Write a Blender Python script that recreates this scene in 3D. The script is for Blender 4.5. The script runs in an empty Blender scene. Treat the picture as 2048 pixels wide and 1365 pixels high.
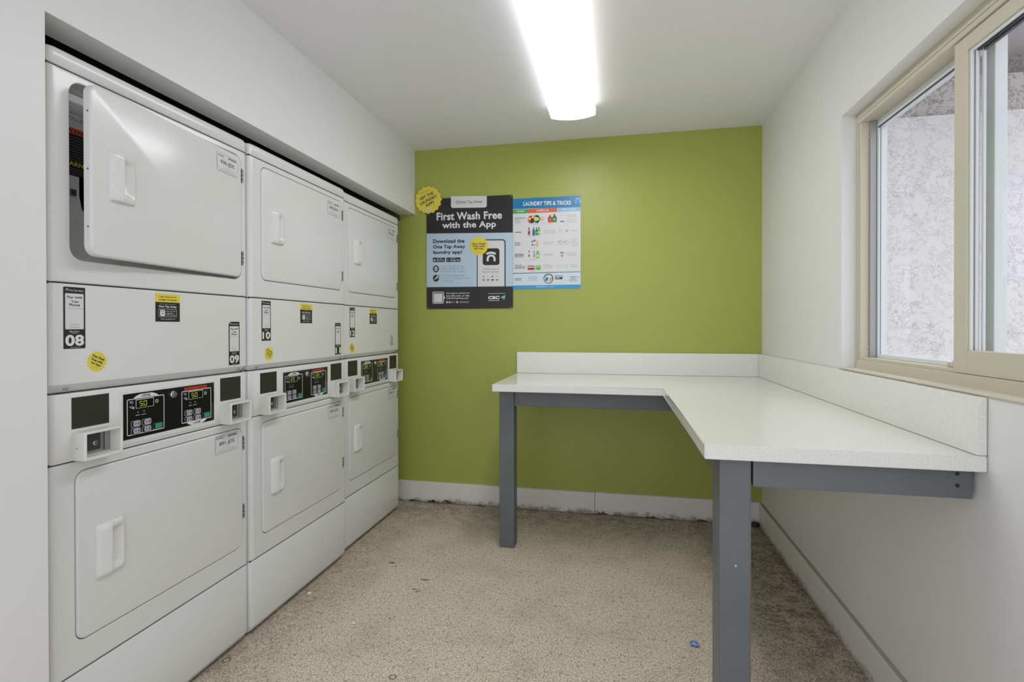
import bpy, bmesh, math, random
from mathutils import Matrix, Vector, noise
random.seed(7)
scene = bpy.context.scene
COL = scene.collection
PI = math.pi

# ------------------------------------------------------------------ camera
CAM_H = 1.194
F_PX, CX, CY, YAW, PITCH, ROLL = 1057.487, 1013.068, 659.6, -0.2082, -0.0057, -0.0013
cam_d = bpy.data.cameras.new('camera')
cam = bpy.data.objects.new('camera', cam_d); COL.objects.link(cam)
cam_d.sensor_fit = 'HORIZONTAL'; cam_d.sensor_width = 36.0
cam_d.lens = F_PX/2048*36.0
cam_d.shift_x = (1024-CX)/2048; cam_d.shift_y = (CY-682.5)/2048
cam_d.clip_start = 0.02
_c, _s, _cp, _sp = math.cos(YAW), math.sin(YAW), math.cos(PITCH), math.sin(PITCH)
R0 = Vector((_c, -_s, 0)); F0 = Vector((_s*_cp, _c*_cp, _sp)); U0 = R0.cross(F0)
R1 = R0*math.cos(ROLL)+U0*math.sin(ROLL); U1 = U0*math.cos(ROLL)-R0*math.sin(ROLL)
cam.matrix_world = Matrix(((R1.x, U1.x, -F0.x, 0), (R1.y, U1.y, -F0.y, 0), (R1.z, U1.z, -F0.z, CAM_H), (0, 0, 0, 1)))
scene.camera = cam

# ------------------------------------------------------------------ world, exposure
world = bpy.data.worlds.new('sky'); scene.world = world
world.use_nodes = True
bg = world.node_tree.nodes['Background']
bg.inputs[0].default_value = (0.91, 0.945, 1.03, 1); bg.inputs[1].default_value = 1.3
_wt = world.node_tree                                        # overcast sky, brighter overhead than at the horizon
_tc = _wt.nodes.new('ShaderNodeTexCoord'); _sx = _wt.nodes.new('ShaderNodeSeparateXYZ'); _mr = _wt.nodes.new('ShaderNodeMapRange')
_wt.links.new(_tc.outputs['Generated'], _sx.inputs[0]); _wt.links.new(_sx.outputs[2], _mr.inputs['Value'])
_mr.inputs['From Min'].default_value = 0.35; _mr.inputs['From Max'].default_value = 0.80; _mr.inputs['To Min'].default_value = 0.86; _mr.inputs['To Max'].default_value = 1.55
_wt.links.new(_mr.outputs[0], bg.inputs[1])
vs = scene.view_settings
vs.view_transform = 'Standard'; vs.look = 'None'; vs.gamma = 1.0; vs.use_curve_mapping = False
vs.exposure = 0.72
LAMP_STRENGTH = 8.0

# ------------------------------------------------------------------ room numbers (metres)
XS, XR, YB, ZC, ZS = -1.358, 0.840, 3.408, 2.394, 1.960     # wall/header face, right wall, back wall, ceiling, header underside
YJ = 1.0255                                                # alcove jamb
YN = -0.55                                                 # the room is open behind the camera
XD = (-1.3847, -1.3820, -1.4040)                           # dryer fronts
YD = (1.047, 1.7800, 2.5120)
DW = 0.7270

# ------------------------------------------------------------------ material helpers
def srgb(r, g, b):
    f = lambda v: (v/255/12.92) if v/255 <= 0.04045 else ((v/255+0.055)/1.055)**2.4
    return (f(r), f(g), f(b), 1)

MATS = {}
def mat(name, col, rough=0.5, metal=0.0, spec=0.5, coat=0.0, emit=None, es=0.0):
    m = bpy.data.materials.new(name); m.use_nodes = True
    b = m.node_tree.nodes['Principled BSDF']
    b.inputs['Base Color'].default_value = col
    b.inputs['Roughness'].default_value = rough
    b.inputs['Metallic'].default_value = metal
    b.inputs['Specular IOR Level'].default_value = spec
    b.inputs['Coat Weight'].default_value = coat
    if emit:
        b.inputs['Emission Color'].default_value = emit
        b.inputs['Emission Strength'].default_value = es
    MATS[name] = m
    return m

class NT:
    def __init__(s, m):
        s.t = m.node_tree; s.b = s.t.nodes['Principled BSDF']
    def n(s, typ, **kw):
        d = s.t.nodes.new(typ)
        for k, v in kw.items():
            if k.startswith('i_'):
                key = k[2:]; key = int(key) if key.isdigit() else key.replace('_', ' ')
                d.inputs[key].default_value = v
            else: setattr(d, k, v)
        return d
    def l(s, a, b): s.t.links.new(a, b)
    def pos(s): return s.n('ShaderNodeNewGeometry').outputs['Position']
    def obj(s): return s.n('ShaderNodeTexCoord').outputs['Object']
    def noise(s, vec, scale, detail=4, rough=0.55, dist=0.0):
        d = s.n('ShaderNodeTexNoise'); d.inputs['Scale'].default_value = scale
        d.inputs['Detail'].default_value = detail; d.inputs['Roughness'].default_value = rough
        d.inputs['Distortion'].default_value = dist
        s.l(vec, d.inputs['Vector']); return d.outputs['Fac']
    def vor(s, vec, scale, feature='F1'):
        d = s.n('ShaderNodeTexVoronoi', feature=feature); d.inputs['Scale'].default_value = scale
        s.l(vec, d.inputs['Vector']); return d
    def ramp(s, v, stops):
        d = s.n('ShaderNodeValToRGB'); cr = d.color_ramp
        while len(cr.elements) > 1: cr.elements.remove(cr.elements[-1])
        cr.elements[0].position = stops[0][0]; cr.elements[0].color = stops[0][1]
        for p, c in stops[1:]:
            e = cr.elements.new(p); e.color = c
        s.l(v, d.inputs[0]); return d.outputs[0]
    def math(s, op, a, b=None, c=None):
        d = s.n('ShaderNodeMath', operation=op)
        for i, v in enumerate((a, b, c)):
            if v is None: continue
            if isinstance(v, (int, float)): d.inputs[i].default_value = v
            else: s.l(v, d.inputs[i])
        return d.outputs[0]
    def mix(s, f, a, b, blend='MIX'):
        d = s.n('ShaderNodeMix', data_type='RGBA', blend_type=blend)
        for key, v in (('Factor', f), ('A', a), ('B', b)):
            ins = [i for i in d.inputs if i.name == key and (i.type == ('VALUE' if key == 'Factor' else 'RGBA'))][0]
            if isinstance(v, (int, float, tuple)): ins.default_value = v
            else: s.l(v, ins)
        return [o for o in d.outputs if o.type == 'RGBA'][0]
    def smooth(s, v, a, b, lo=0.0, hi=1.0):
        d = s.n('ShaderNodeMapRange', interpolation_type='SMOOTHSTEP')
        d.inputs['From Min'].default_value = a; d.inputs['From Max'].default_value = b
        d.inputs['To Min'].default_value = lo; d.inputs['To Max'].default_value = hi
        s.l(v, d.inputs['Value']); return d.outputs[0]
    def bump(s, h, strength, dist):
        d = s.n('ShaderNodeBump'); d.inputs['Strength'].default_value = strength
        d.inputs['Distance'].default_value = dist
        s.l(h, d.inputs['Height']); s.l(d.outputs[0], s.b.inputs['Normal'])
    def color(s, c): s.l(c, s.b.inputs['Base Color'])

W1 = (1, 1, 1, 1); K1 = (0, 0, 0, 1)

# painted plaster
def plaster(name, col, rough=0.45, strength=0.25):
    m = mat(name, col, rough, spec=0.4); t = NT(m); p = t.pos()
    a = t.noise(p, 9, 5, 0.55, 0.6); b = t.noise(p, 60, 3, 0.6)
    patches = t.smooth(a, 0.50, 0.62)
    h = t.math('ADD', t.math('MULTIPLY', patches, 0.5), t.math('MULTIPLY', b, 0.6))
    t.bump(h, strength, 0.0025)
    v = t.noise(p, 1.3, 3)
    t.color(t.mix(t.math('MULTIPLY', t.smooth(v, 0.4, 0.75), 0.10), col, (col[0]*0.82, col[1]*0.82, col[2]*0.80, 1)))
    return m
plaster('white_wall', srgb(229, 229, 227), 0.42)
plaster('ceiling_paint', srgb(238, 237, 239), 0.45, 0.12)
# green accent wall
m = plaster('green_wall', srgb(165, 174, 84), 0.38, 0.12)
t = NT(m); p = t.pos()
sp = t.vor(p, 9).outputs['Distance']
g = srgb(165, 174, 84)
base_g = t.mix(t.math('MULTIPLY', t.smooth(t.noise(p, 2.2, 4), 0.35, 0.7), 0.16), g, srgb(146, 156, 66))
marks = t.math('MULTIPLY', t.smooth(sp, 0.020, 0.008), t.smooth(t.noise(p, 3.0, 2), 0.52, 0.60))
t.color(t.mix(t.math('MULTIPLY', marks, 0.5), base_g, srgb(80, 84, 40)))
m = mat('alcove_board', srgb(120, 104, 92), 0.8)
t = NT(m); t.color(t.mix(t.noise(t.pos(), 6, 4), srgb(132, 114, 100), srgb(84, 72, 62)))

# floor
m = mat('speckled_floor', srgb(176, 163, 143), 0.62, spec=0.35)
t = NT(m); p = t.pos()
sep = t.n('ShaderNodeSeparateXYZ'); t.l(p, sep.inputs[0]); X, Y = sep.outputs[0], sep.outputs[1]
fine = t.noise(p, 170, 5, 0.7); mid = t.noise(p, 55, 4, 0.65); big = t.noise(p, 4.5, 4, 0.6); bl = t.noise(p, 14, 4, 0.65)
c = t.mix(t.smooth(fine, 0.38, 0.62), srgb(166, 149, 126), srgb(240, 230, 211))
c = t.mix(t.math('MULTIPLY', t.smooth(mid, 0.54, 0.66), 0.6), c, srgb(128, 111, 90))
v1 = t.vor(p, 120)
hi = t.math('MULTIPLY', t.smooth(v1.outputs['Distance'], 0.22, 0.10), t.smooth(t.noise(p, 33, 2), 0.55, 0.62))
c = t.mix(t.math('MULTIPLY', hi, 0.8), c, srgb(250, 246, 236))
lo = t.math('MULTIPLY', t.smooth(t.vor(p, 75).outputs['Distance'], 0.20, 0.08), t.smooth(t.noise(p, 21, 2), 0.50, 0.60))
c = t.mix(t.math('MULTIPLY', lo, 0.6), c, srgb(86, 74, 60))
c = t.mix(t.math('MULTIPLY', t.smooth(big, 0.42, 0.70), 0.22), c, srgb(140, 124, 104))
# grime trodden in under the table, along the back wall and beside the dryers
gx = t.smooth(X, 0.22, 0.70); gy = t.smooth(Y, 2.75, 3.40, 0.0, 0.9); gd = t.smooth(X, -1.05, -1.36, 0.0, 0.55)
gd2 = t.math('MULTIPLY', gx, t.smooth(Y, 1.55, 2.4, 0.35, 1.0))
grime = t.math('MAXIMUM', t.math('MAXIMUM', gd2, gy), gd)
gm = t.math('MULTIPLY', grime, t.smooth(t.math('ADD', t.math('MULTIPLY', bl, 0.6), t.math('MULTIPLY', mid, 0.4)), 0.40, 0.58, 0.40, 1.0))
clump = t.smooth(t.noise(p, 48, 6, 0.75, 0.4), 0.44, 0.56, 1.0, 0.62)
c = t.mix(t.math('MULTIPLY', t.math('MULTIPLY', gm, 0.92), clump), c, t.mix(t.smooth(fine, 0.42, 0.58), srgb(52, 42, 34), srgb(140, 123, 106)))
def spot(c, x, y, rx, ry, col, amt=0.85, ring=False, ns=60):
    dx = t.math('DIVIDE', t.math('SUBTRACT', X, x), rx); dy = t.math('DIVIDE', t.math('SUBTRACT', Y, y), ry)
    d = t.math('SQRT', t.math('ADD', t.math('MULTIPLY', dx, dx), t.math('MULTIPLY', dy, dy)))
    d = t.math('ADD', d, t.math('MULTIPLY', t.math('SUBTRACT', t.noise(p, ns, 2), 0.5), 0.9 if not ring else 0.1))
    if ring: f = t.smooth(t.math('ABSOLUTE', t.math('SUBTRACT', d, 1.0)), 0.28, 0.12)
    else: f = t.smooth(d, 1.05, 0.85)
    return t.mix(t.math('MULTIPLY', f, amt), c, col)
dk = srgb(96, 84, 68)
for (x, y, rx, ry) in ((-1.118, 2.488, .020, .011), (-1.083, 2.456, .008, .006), (-0.892, 2.352, .024, .008), (-0.908, 2.258, .008, .008), (-0.885, 2.245, .012, .012), (-0.915, 2.01, .005, .005)):
    c = spot(c, x, y, rx, ry, dk)
for (x, y, r) in ((-1.373, 1.639, .013), (-0.752, 1.675, .011)):
    c = spot(c, x, y, r, r, dk, 0.9, True)
for (x, y, rx, ry) in ((-0.770, 1.905, .018, .026), (-1.03, 2.45, .020, .012), (-0.875, 2.25, .020, .020)):
    c = spot(c, x, y, rx, ry, srgb(196, 184, 166), 0.5, False, 130)
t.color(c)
t.bump(t.math('ADD', fine, t.math('MULTIPLY', mid, 0.6)), 0.35, 0.0012)

# worn white baseboard paint, dirty towards the floor
m = mat('baseboard_paint', srgb(226, 224, 218), 0.45)
t = NT(m); p = t.pos(); sep = t.n('ShaderNodeSeparateXYZ'); t.l(p, sep.inputs[0])
zz = sep.outputs[2]
n1 = t.noise(p, 22, 4, 0.65); n2 = t.noise(p, 90, 3, 0.6)
edge = t.smooth(t.math('ADD', zz, t.math('MULTIPLY', t.math('SUBTRACT', n1, 0.5), -0.10)), 0.040, 0.006)
c = t.mix(t.math('MULTIPLY', edge, 0.75), srgb(226, 224, 218), t.mix(t.smooth(n2, 0.4, 0.62), srgb(92, 78, 62), srgb(176, 164, 148)))
t.color(c)
m = mat('crumbled_plaster', srgb(120, 100, 78), 0.9)
t = NT(m); t.color(t.ramp(t.noise(t.pos(), 45, 4, 0.7), [(0.35, srgb(40, 32, 24)), (0.5, srgb(96, 78, 58)), (0.68, srgb(168, 150, 126))]))

# quartz
m = mat('quartz', srgb(216, 217, 208), 0.16, spec=0.5)
t = NT(m); p = t.pos()
q = t.mix(t.smooth(t.noise(p, 240, 3, 0.6), 0.38, 0.62), srgb(226, 226, 219), srgb(235, 235, 229))
va = t.math('MULTIPLY', t.smooth(t.vor(p, 150).outputs['Distance'], 0.24, 0.12), t.smooth(t.noise(p, 40, 2), 0.50, 0.58))
q = t.mix(t.math('MULTIPLY', va, 0.26), q, srgb(150, 146, 128))
vb = t.math('MULTIPLY', t.smooth(t.vor(p, 45).outputs['Distance'], 0.09, 0.05), t.smooth(t.noise(p, 13, 2), 0.56, 0.62))
q = t.mix(vb, q, srgb(250, 250, 250))
t.color(q)
# grey table paint with chips
m = mat('grey_paint', srgb(104, 111, 116), 0.42)
t = NT(m); p = t.pos()
ch = t.math('MULTIPLY', t.smooth(t.vor(p, 24).outputs['Distance'], 0.085, 0.05), t.smooth(t.noise(p, 9, 2), 0.54, 0.60))
c = t.mix(t.smooth(t.noise(p, 5, 4), 0.3, 0.7), srgb(96, 101, 103), srgb(104, 109, 110))
t.color(t.mix(ch, c, srgb(220, 220, 215)))
t.bump(t.noise(p, 30, 4), 0.15, 0.002)
# stucco outside
def stucco(name, col, col2, bs=1.0):
    m = mat(name, col, 0.75)
    t = NT(m); p = t.pos()
    n_a = t.noise(p, 7.0, 7, 0.62, 0.35); n_b = t.noise(p, 16, 6, 0.68, 0.3); n_c = t.noise(p, 75, 4, 0.7)
    crack = t.smooth(t.math('ABSOLUTE', t.math('SUBTRACT', n_a, 0.5)), 0.006, 0.0015)
    crack = t.math('MULTIPLY', crack, t.smooth(t.noise(p, 6, 2), 0.46, 0.54))
    crack2 = t.smooth(t.math('ABSOLUTE', t.math('SUBTRACT', n_b, 0.53)), 0.007, 0.002)
    crack2 = t.math('MULTIPLY', crack2, t.smooth(t.noise(p, 4.3, 2), 0.50, 0.58))
    cr = t.math('MAXIMUM', crack, t.math('MULTIPLY', crack2, 0.7))
    plate = t.smooth(n_b, 0.51, 0.545)
    h = t.math('SUBTRACT', t.math('ADD', t.math('MULTIPLY', plate, 0.7), t.math('ADD', t.math('MULTIPLY', n_b, 0.5), t.math('MULTIPLY', n_c, 0.35*bs))), t.math('MULTIPLY', cr, 1.2))
    t.bump(h, min(1.0, 0.55*bs), 0.006)
    t.color(t.mix(t.math('MULTIPLY', cr, 0.30), t.mix(n_b, col, col2), srgb(120, 108, 98)))
stucco('stucco', srgb(240, 236, 237), srgb(228, 222, 223))
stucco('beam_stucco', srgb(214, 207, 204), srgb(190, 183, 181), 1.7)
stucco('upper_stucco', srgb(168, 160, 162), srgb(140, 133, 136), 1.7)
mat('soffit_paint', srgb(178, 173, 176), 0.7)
mat('paving', srgb(190, 186, 178), 0.8)

mat('enamel', srgb(222, 222, 219), 0.20, spec=0.5)
mat('enamel_low', srgb(220, 221, 218), 0.24, spec=0.5)
mat('cream_plastic', srgb(222, 221, 213), 0.35)
mat('seam_dark', srgb(60, 58, 54), 0.8)
mat('steel', srgb(170, 172, 174), 0.28, metal=0.9)
mat('dark_steel', srgb(92, 92, 96), 0.35, metal=0.8)
mat('chrome', srgb(225, 225, 225), 0.10, metal=1.0)
mat('black_print', srgb(34, 32, 33), 0.35)
mat('black_plate', srgb(42, 41, 33), 0.45)
mat('gloss_black', srgb(22, 22, 24), 0.16)
mat('display_glass', srgb(14, 16, 10), 0.12)
mat('digit_glow', srgb(150, 165, 40), 0.5, emit=srgb(190, 210, 40), es=0.25)
mat('dull_glow', srgb(90, 110, 30), 0.5, emit=srgb(110, 130, 40), es=0.25)
mat('print_white', srgb(226, 226, 226), 0.4)
mat('paper_white', srgb(218, 218, 219), 0.35)
mat('key_grey', srgb(180, 180, 196), 0.4)
mat('key_green', srgb(30, 150, 118), 0.4)
mat('print_red', srgb(205, 66, 36), 0.4)
mat('print_orange', srgb(222, 98, 50), 0.4)
mat('seal_yellow', srgb(228, 210, 72), 0.4)
mat('print_yellow', srgb(216, 206, 60), 0.4)
mat('label_grey', srgb(198, 198, 196), 0.4)
mat('ink_grey', srgb(120, 120, 124), 0.5)
mat('ink_light', srgb(176, 176, 180), 0.5)
mat('ink_dark', srgb(50, 48, 52), 0.5)
mat('sky_blue_print', srgb(184, 206, 222), 0.3)
mat('navy', srgb(38, 40, 52), 0.35)
mat('poster_blue', srgb(16, 122, 176), 0.3)
mat('poster_blue_light', srgb(60, 152, 200), 0.3)
mat('head_green', srgb(66, 166, 78), 0.35)
mat('head_pale', srgb(150, 188, 220), 0.35)
mat('pale_panel', srgb(206, 220, 228), 0.35)
mat('deep_green', srgb(26, 130, 84), 0.4)
mat('lime', srgb(150, 196, 90), 0.4)
mat('teal', srgb(40, 110, 120), 0.4)
mat('aqua', srgb(90, 190, 196), 0.4)
mat('pink', srgb(214, 120, 140), 0.4)
mat('tan', srgb(224, 160, 96), 0.4)
mat('drum_dark', srgb(30, 30, 32), 0.45, metal=0.3)
mat('vinyl', srgb(203, 196, 176), 0.42)
mat('vinyl_line', srgb(128, 116, 92), 0.6)
mat('white_vinyl', srgb(226, 230, 232), 0.35)
mat('track_metal', srgb(168, 166, 162), 0.35, metal=0.3)
mat('gasket', srgb(70, 72, 82), 0.5)
mat('caulk', srgb(214, 208, 190), 0.5)
mat('lamp_pan', srgb(225, 225, 220), 0.4)
mat('lint', srgb(58, 52, 46), 0.95)
mat('ledge_beige', srgb(178, 172, 160), 0.9)
mat('scrap_paper', srgb(236, 234, 236), 0.7)
m = mat('window_glass', (1, 1, 1, 1), 0.0)
t = NT(m); nt = m.node_tree
out = [n for n in nt.nodes if n.type == 'OUTPUT_MATERIAL'][0]
tr = t.n('ShaderNodeBsdfTransparent'); tr.inputs[0].default_value = (0.96, 0.97, 0.975, 1)
gl = t.n('ShaderNodeBsdfGlossy'); gl.inputs['Roughness'].default_value = 0.0
fr = t.n('ShaderNodeFresnel'); fr.inputs[0].default_value = 1.45
mx = t.n('ShaderNodeMixShader')
t.l(t.math('MULTIPLY', fr.outputs[0], 0.16), mx.inputs[0]); t.l(tr.outputs[0], mx.inputs[1]); t.l(gl.outputs[0], mx.inputs[2]); t.l(mx.outputs[0], out.inputs[0])
m = mat('blue_glass', srgb(30, 84, 170), 0.05, coat=1.0)
t = NT(m); t.color(t.mix(t.smooth(t.noise(t.obj(), 260, 2, 0.5, 1.5), 0.45, 0.60), srgb(30, 84, 176), srgb(150, 200, 240)))
# glowing lens of the ceiling light: two tubes behind prismatic acrylic
m = mat('light_lens', srgb(235, 235, 228), 0.25)
t = NT(m); p = t.obj(); sep = t.n('ShaderNodeSeparateXYZ'); t.l(p, sep.inputs[0])
ax = sep.outputs[0]; ay = sep.outputs[1]
d1 = t.math('ABSOLUTE', t.math('SUBTRACT', t.math('ABSOLUTE', ax), 0.058))
glow = t.smooth(d1, 0.065, 0.0, 0.80, 1.0)
endf = t.smooth(ay, 1.50, 1.45, 0.62, 1.0)
tint = t.mix(t.smooth(ax, -0.05, 0.06), (0.94, 0.955, 1.03, 1), (0.98, 0.965, 0.95, 1))
sep2 = t.n('ShaderNodeSeparateXYZ'); t.l(t.n('ShaderNodeNewGeometry').outputs['Normal'], sep2.inputs[0])
endf = t.math('MULTIPLY', endf, t.smooth(t.math('ABSOLUTE', sep2.outputs[2]), 0.55, 0.9, 0.22, 1.0))
t.l(tint, t.b.inputs['Emission Color'])
t.l(t.math('MULTIPLY', t.math('MULTIPLY', glow, endf), LAMP_STRENGTH), t.b.inputs['Emission Strength'])
pr = t.vor(p, 320).outputs['Distance']
t.bump(pr, 0.4, 0.001)

# ------------------------------------------------------------------ object helpers
CACHE = {}
def link(name, me, parent=None, loc=(0, 0, 0)):
    o = bpy.data.objects.new(name, me); COL.objects.link(o)
    if parent is not None: o.parent = parent
    o.location = loc
    return o
def tag(o, label=None, cat=None, group=None, kind=None):
    if label: o['label'] = label
    if cat: o['category'] = cat
    if group: o['group'] = group
    if kind: o['kind'] = kind
    return o
def empty(name, loc=(0, 0, 0), rz=0.0):
    o = bpy.data.objects.new(name, None); COL.objects.link(o)
    o.empty_display_size = 0.1; o.location = loc; o.rotation_euler = (0, 0, rz)
    return o

class MB:
    """collects geometry for one mesh"""
    def __init__(s): s.v = []; s.f = []; s.m = []; s.sm = []; s.mats = []
    def mi(s, name):
        if name not in s.mats: s.mats.append(name)
        return s.mats.index(name)
    def poly(s, pts, m, smooth=False):
        i = len(s.v); s.v += [tuple(p) for p in pts]; s.f.append(list(range(i, i+len(pts)))); s.m.append(s.mi(m)); s.sm.append(smooth)
    def loops(s, loops, m, cap0=False, cap1=False, smooth=False, closed=True, ms=None):
        """bridge equal-length loops"""
        n = len(loops[0]); base = len(s.v)
        for L in loops: s.v += [tuple(p) for p in L]
        for a in range(len(loops)-1):
            mm = s.mi(ms[a] if ms else m)
            for k in range(n if closed else n-1):
                k2 = (k+1) % n
                s.f.append([base+a*n+k, base+a*n+k2, base+(a+1)*n+k2, base+(a+1)*n+k]); s.m.append(mm); s.sm.append(smooth)
        if cap0: s.f.append([base+k for k in range(n)][::-1]); s.m.append(s.mi(cap0 if isinstance(cap0, str) else m)); s.sm.append(False)
        if cap1: s.f.append([base+(len(loops)-1)*n+k for k in range(n)]); s.m.append(s.mi(cap1 if isinstance(cap1, str) else m)); s.sm.append(False)
    def box(s, x0, x1, y0, y1, z0, z1, m, b=0.0):
        if b <= 0:
            P = [(x, y, z) for x in (x0, x1) for y in (y0, y1) for z in (z0, z1)]
            i = len(s.v); s.v += P
            for q in ((0, 1, 3, 2), (4, 6, 7, 5), (0, 4, 5, 1), (2, 3, 7, 6), (0, 2, 6, 4), (1, 5, 7, 3)):
                s.f.append([i+k for k in q]); s.m.append(s.mi(m)); s.sm.append(False)
            return
        bm = bmesh.new()
        bmesh.ops.create_cube(bm, size=1.0)
        for v in bm.verts:
            v.co = Vector(((x0+x1)/2+v.co.x*(x1-x0), (y0+y1)/2+v.co.y*(y1-y0), (z0+z1)/2+v.co.z*(z1-z0)))
        bmesh.ops.bevel(bm, geom=bm.edges[:], offset=b, segments=2, profile=0.6, affect='EDGES')
        s.add_bm(bm, m); bm.free()
    def add_bm(s, bm, m, mtx=None, smooth=False):
        i = len(s.v); bm.verts.index_update()
        for v in bm.verts: s.v.append(tuple(mtx @ v.co) if mtx else tuple(v.co))
        for f in bm.faces: s.f.append([i+v.index for v in f.verts]); s.m.append(s.mi(m)); s.sm.append(smooth)
    def tube(s, c0, c1, r0, r1, m, n=20, cap0=True, cap1=True, smooth=True):
        c0 = Vector(c0); c1 = Vector(c1); d = (c1-c0).normalized()
        a = d.orthogonal().normalized(); b = d.cross(a)
        L = [[c+a*(r*math.cos(2*PI*k/n))+b*(r*math.sin(2*PI*k/n)) for k in range(n)] for c, r in ((c0, r0), (c1, r1))]
        s.loops(L, m, cap0, cap1, smooth)
    def mesh(s, name):
        me = bpy.data.meshes.new(name); me.from_pydata(s.v, [], s.f)
        for k in s.mats: me.materials.append(MATS[k])
        me.polygons.foreach_set('material_index', s.m); me.polygons.foreach_set('use_smooth', s.sm)
        bm = bmesh.new(); bm.from_mesh(me); bmesh.ops.recalc_face_normals(bm, faces=bm.faces[:]) ; bm.to_mesh(me); bm.free()
        me.update(); return me
    def build(s, name, parent=None, loc=(0, 0, 0)): return link(name, s.mesh(name), parent, loc)

def rrect(x0, x1, z0, z1, r, n=6):
    """list of (x,z), 4*(n+1) points, counter-clockwise from lower-left corner"""
    out = []
    r = max(r, 1e-5)
    for cx, cz, a0 in ((x0+r, z0+r, PI), (x1-r, z0+r, 1.5*PI), (x1-r, z1-r, 0), (x0+r, z1-r, 0.5*PI)):
        for k in range(n+1):
            a = a0+k/n*PI/2
            out.append((cx+r*math.cos(a), cz+r*math.sin(a)))
    return out
def at_y(pts, y): return [(x, y, z) for x, z in pts]

# flat printed artwork: u to the right, v up, layered towards the viewer (-y)
_glyphs = {}
def glyph_mesh(s, bold, res):
    key = (s, bold, res)
    if key in _glyphs: return _glyphs[key]
    cu = bpy.data.curves.new('lettering', 'FONT'); cu.body = s; cu.size = 1.0; cu.space_character = 1.0+bold*1.6
    cu.resolution_u = res; cu.offset = bold; cu.align_x = 'LEFT'; cu.fill_mode = 'FRONT'
    ob = bpy.data.objects.new('lettering', cu)
    me = bpy.data.meshes.new_from_object(ob)
    vs_ = [tuple(v.co[:2]) for v in me.vertices]; fs = [list(p.vertices) for p in me.polygons]
    bpy.data.objects.remove(ob); bpy.data.curves.remove(cu); bpy.data.meshes.remove(me)
    _glyphs[key] = (vs_, fs)
    return _glyphs[key]

class Decal:
    STEP = 0.00035
    def __init__(s, y0=0.0, fx=None): s.down = fx is not None; s.mb = MB(); s.y0 = y0; s.fx = fx or (lambda u, v: (u, v))
    def P(s, u, v, layer): a, b = s.fx(u, v); return (a, s.y0-s.STEP*(layer+1), b)
    def poly(s, pts, m, layer=0): s.mb.poly([s.P(u, v, layer) for u, v in pts], m)
    def rect(s, u0, u1, v0, v1, m, layer=0, r=0.0):
        lo, hi = min(v0, v1), max(v0, v1)
        if r > 0: s.poly(rrect(u0, u1, lo, hi, r, 5), m, layer)
        else: s.poly([(u0, lo), (u1, lo), (u1, hi), (u0, hi)], m, layer)
    def frame(s, u0, u1, v0, v1, w, m, layer=0, r=0.002):
        lo, hi = min(v0, v1), max(v0, v1)
        s.mb.loops([[s.P(u, v, layer) for u, v in rrect(u0, u1, lo, hi, r, 4)], [s.P(u, v, layer) for u, v in rrect(u0+w, u1-w, lo+w, hi-w, max(r-w, 1e-4), 4)]], m)
    def disc(s, u, v, r, m, layer=0, n=24, rv=None):
        rv = rv or r
        s.poly([(u+r*math.cos(2*PI*k/n), v+rv*math.sin(2*PI*k/n)) for k in range(n)], m, layer)
    def ring(s, u, v, r0, r1, m, layer=0, a0=0, a1=2*PI, n=24, kv=1.0):
        for k in range(n):
            a, b = a0+(a1-a0)*k/n, a0+(a1-a0)*(k+1)/n
            s.poly([(u+r0*math.cos(a), v+kv*r0*math.sin(a)), (u+r1*math.cos(a), v+kv*r1*math.sin(a)), (u+r1*math.cos(b), v+kv*r1*math.sin(b)), (u+r0*math.cos(b), v+kv*r0*math.sin(b))], m, layer)
    def seal(s, u, v, r, m, layer=0, teeth=18, depth=0.09, kv=1.0):
        n = teeth*8
        s.poly([(u+rr*math.cos(a), v+kv*rr*math.sin(a)) for a, rr in ((2*PI*k/n, r*(1-depth/2+depth/2*math.cos(teeth*2*PI*k/n))) for k in range(n))], m, layer)
    def line(s, u0, v0, u1, v1, w, m, layer=0):
        d = Vector((u1-u0, v1-v0)); n_ = Vector((-d.y, d.x)).normalized()*w/2
        s.poly([(u0-n_.x, v0-n_.y), (u1-n_.x, v1-n_.y), (u1+n_.x, v1+n_.y), (u0+n_.x, v0+n_.y)], m, layer)
    def text(s, txt, u0, u1, v0, v1, m, layer=1, bold=0.0, rot=0.0, res=3):
        """glyph box fitted to u0..u1, v0 (bottom)..v1 (top); v axis may run downwards"""
        vs_, fs = glyph_mesh(txt, bold, res)
        if not vs_: return
        xs = [a for a, b in vs_]; ys = [b for a, b in vs_]
        x0, x1, y0, y1 = min(xs), max(xs), min(ys), max(ys)
        cu, cv = (u0+u1)/2, (v0+v1)/2
        base = len(s.mb.v)
        up = -1 if s.down else 1
        for a, b in vs_:
            uu = (a-x0)/(x1-x0)*(u1-u0)-(u1-u0)/2; vv = ((b-y0)/(y1-y0)-0.5)*abs(v1-v0)
            ru = uu*math.cos(rot)-vv*math.sin(rot); rv = uu*math.sin(rot)+vv*math.cos(rot)
            s.mb.v.append(s.P(cu+ru, cv+up*rv, layer))
        mi = s.mb.mi(m)
        for f in fs: s.mb.f.append([base+k for k in f]); s.mb.m.append(mi); s.mb.sm.append(False)
    def build(s, name, parent=None, loc=(0, 0, 0)):
        me = bpy.data.meshes.new(name); me.from_pydata(s.mb.v, [], s.mb.f)
        for k in s.mb.mats: me.materials.append(MATS[k])
        me.polygons.foreach_set('material_index', s.mb.m); me.update()
        return link(name, me, parent, loc)

# ================================================================== SETTING
def struct(name, mb, label=None, parent=None):
    o = mb.build(name, parent)
    if parent is None: o['kind'] = 'structure'
    if label: o['label'] = label
    return o

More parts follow.
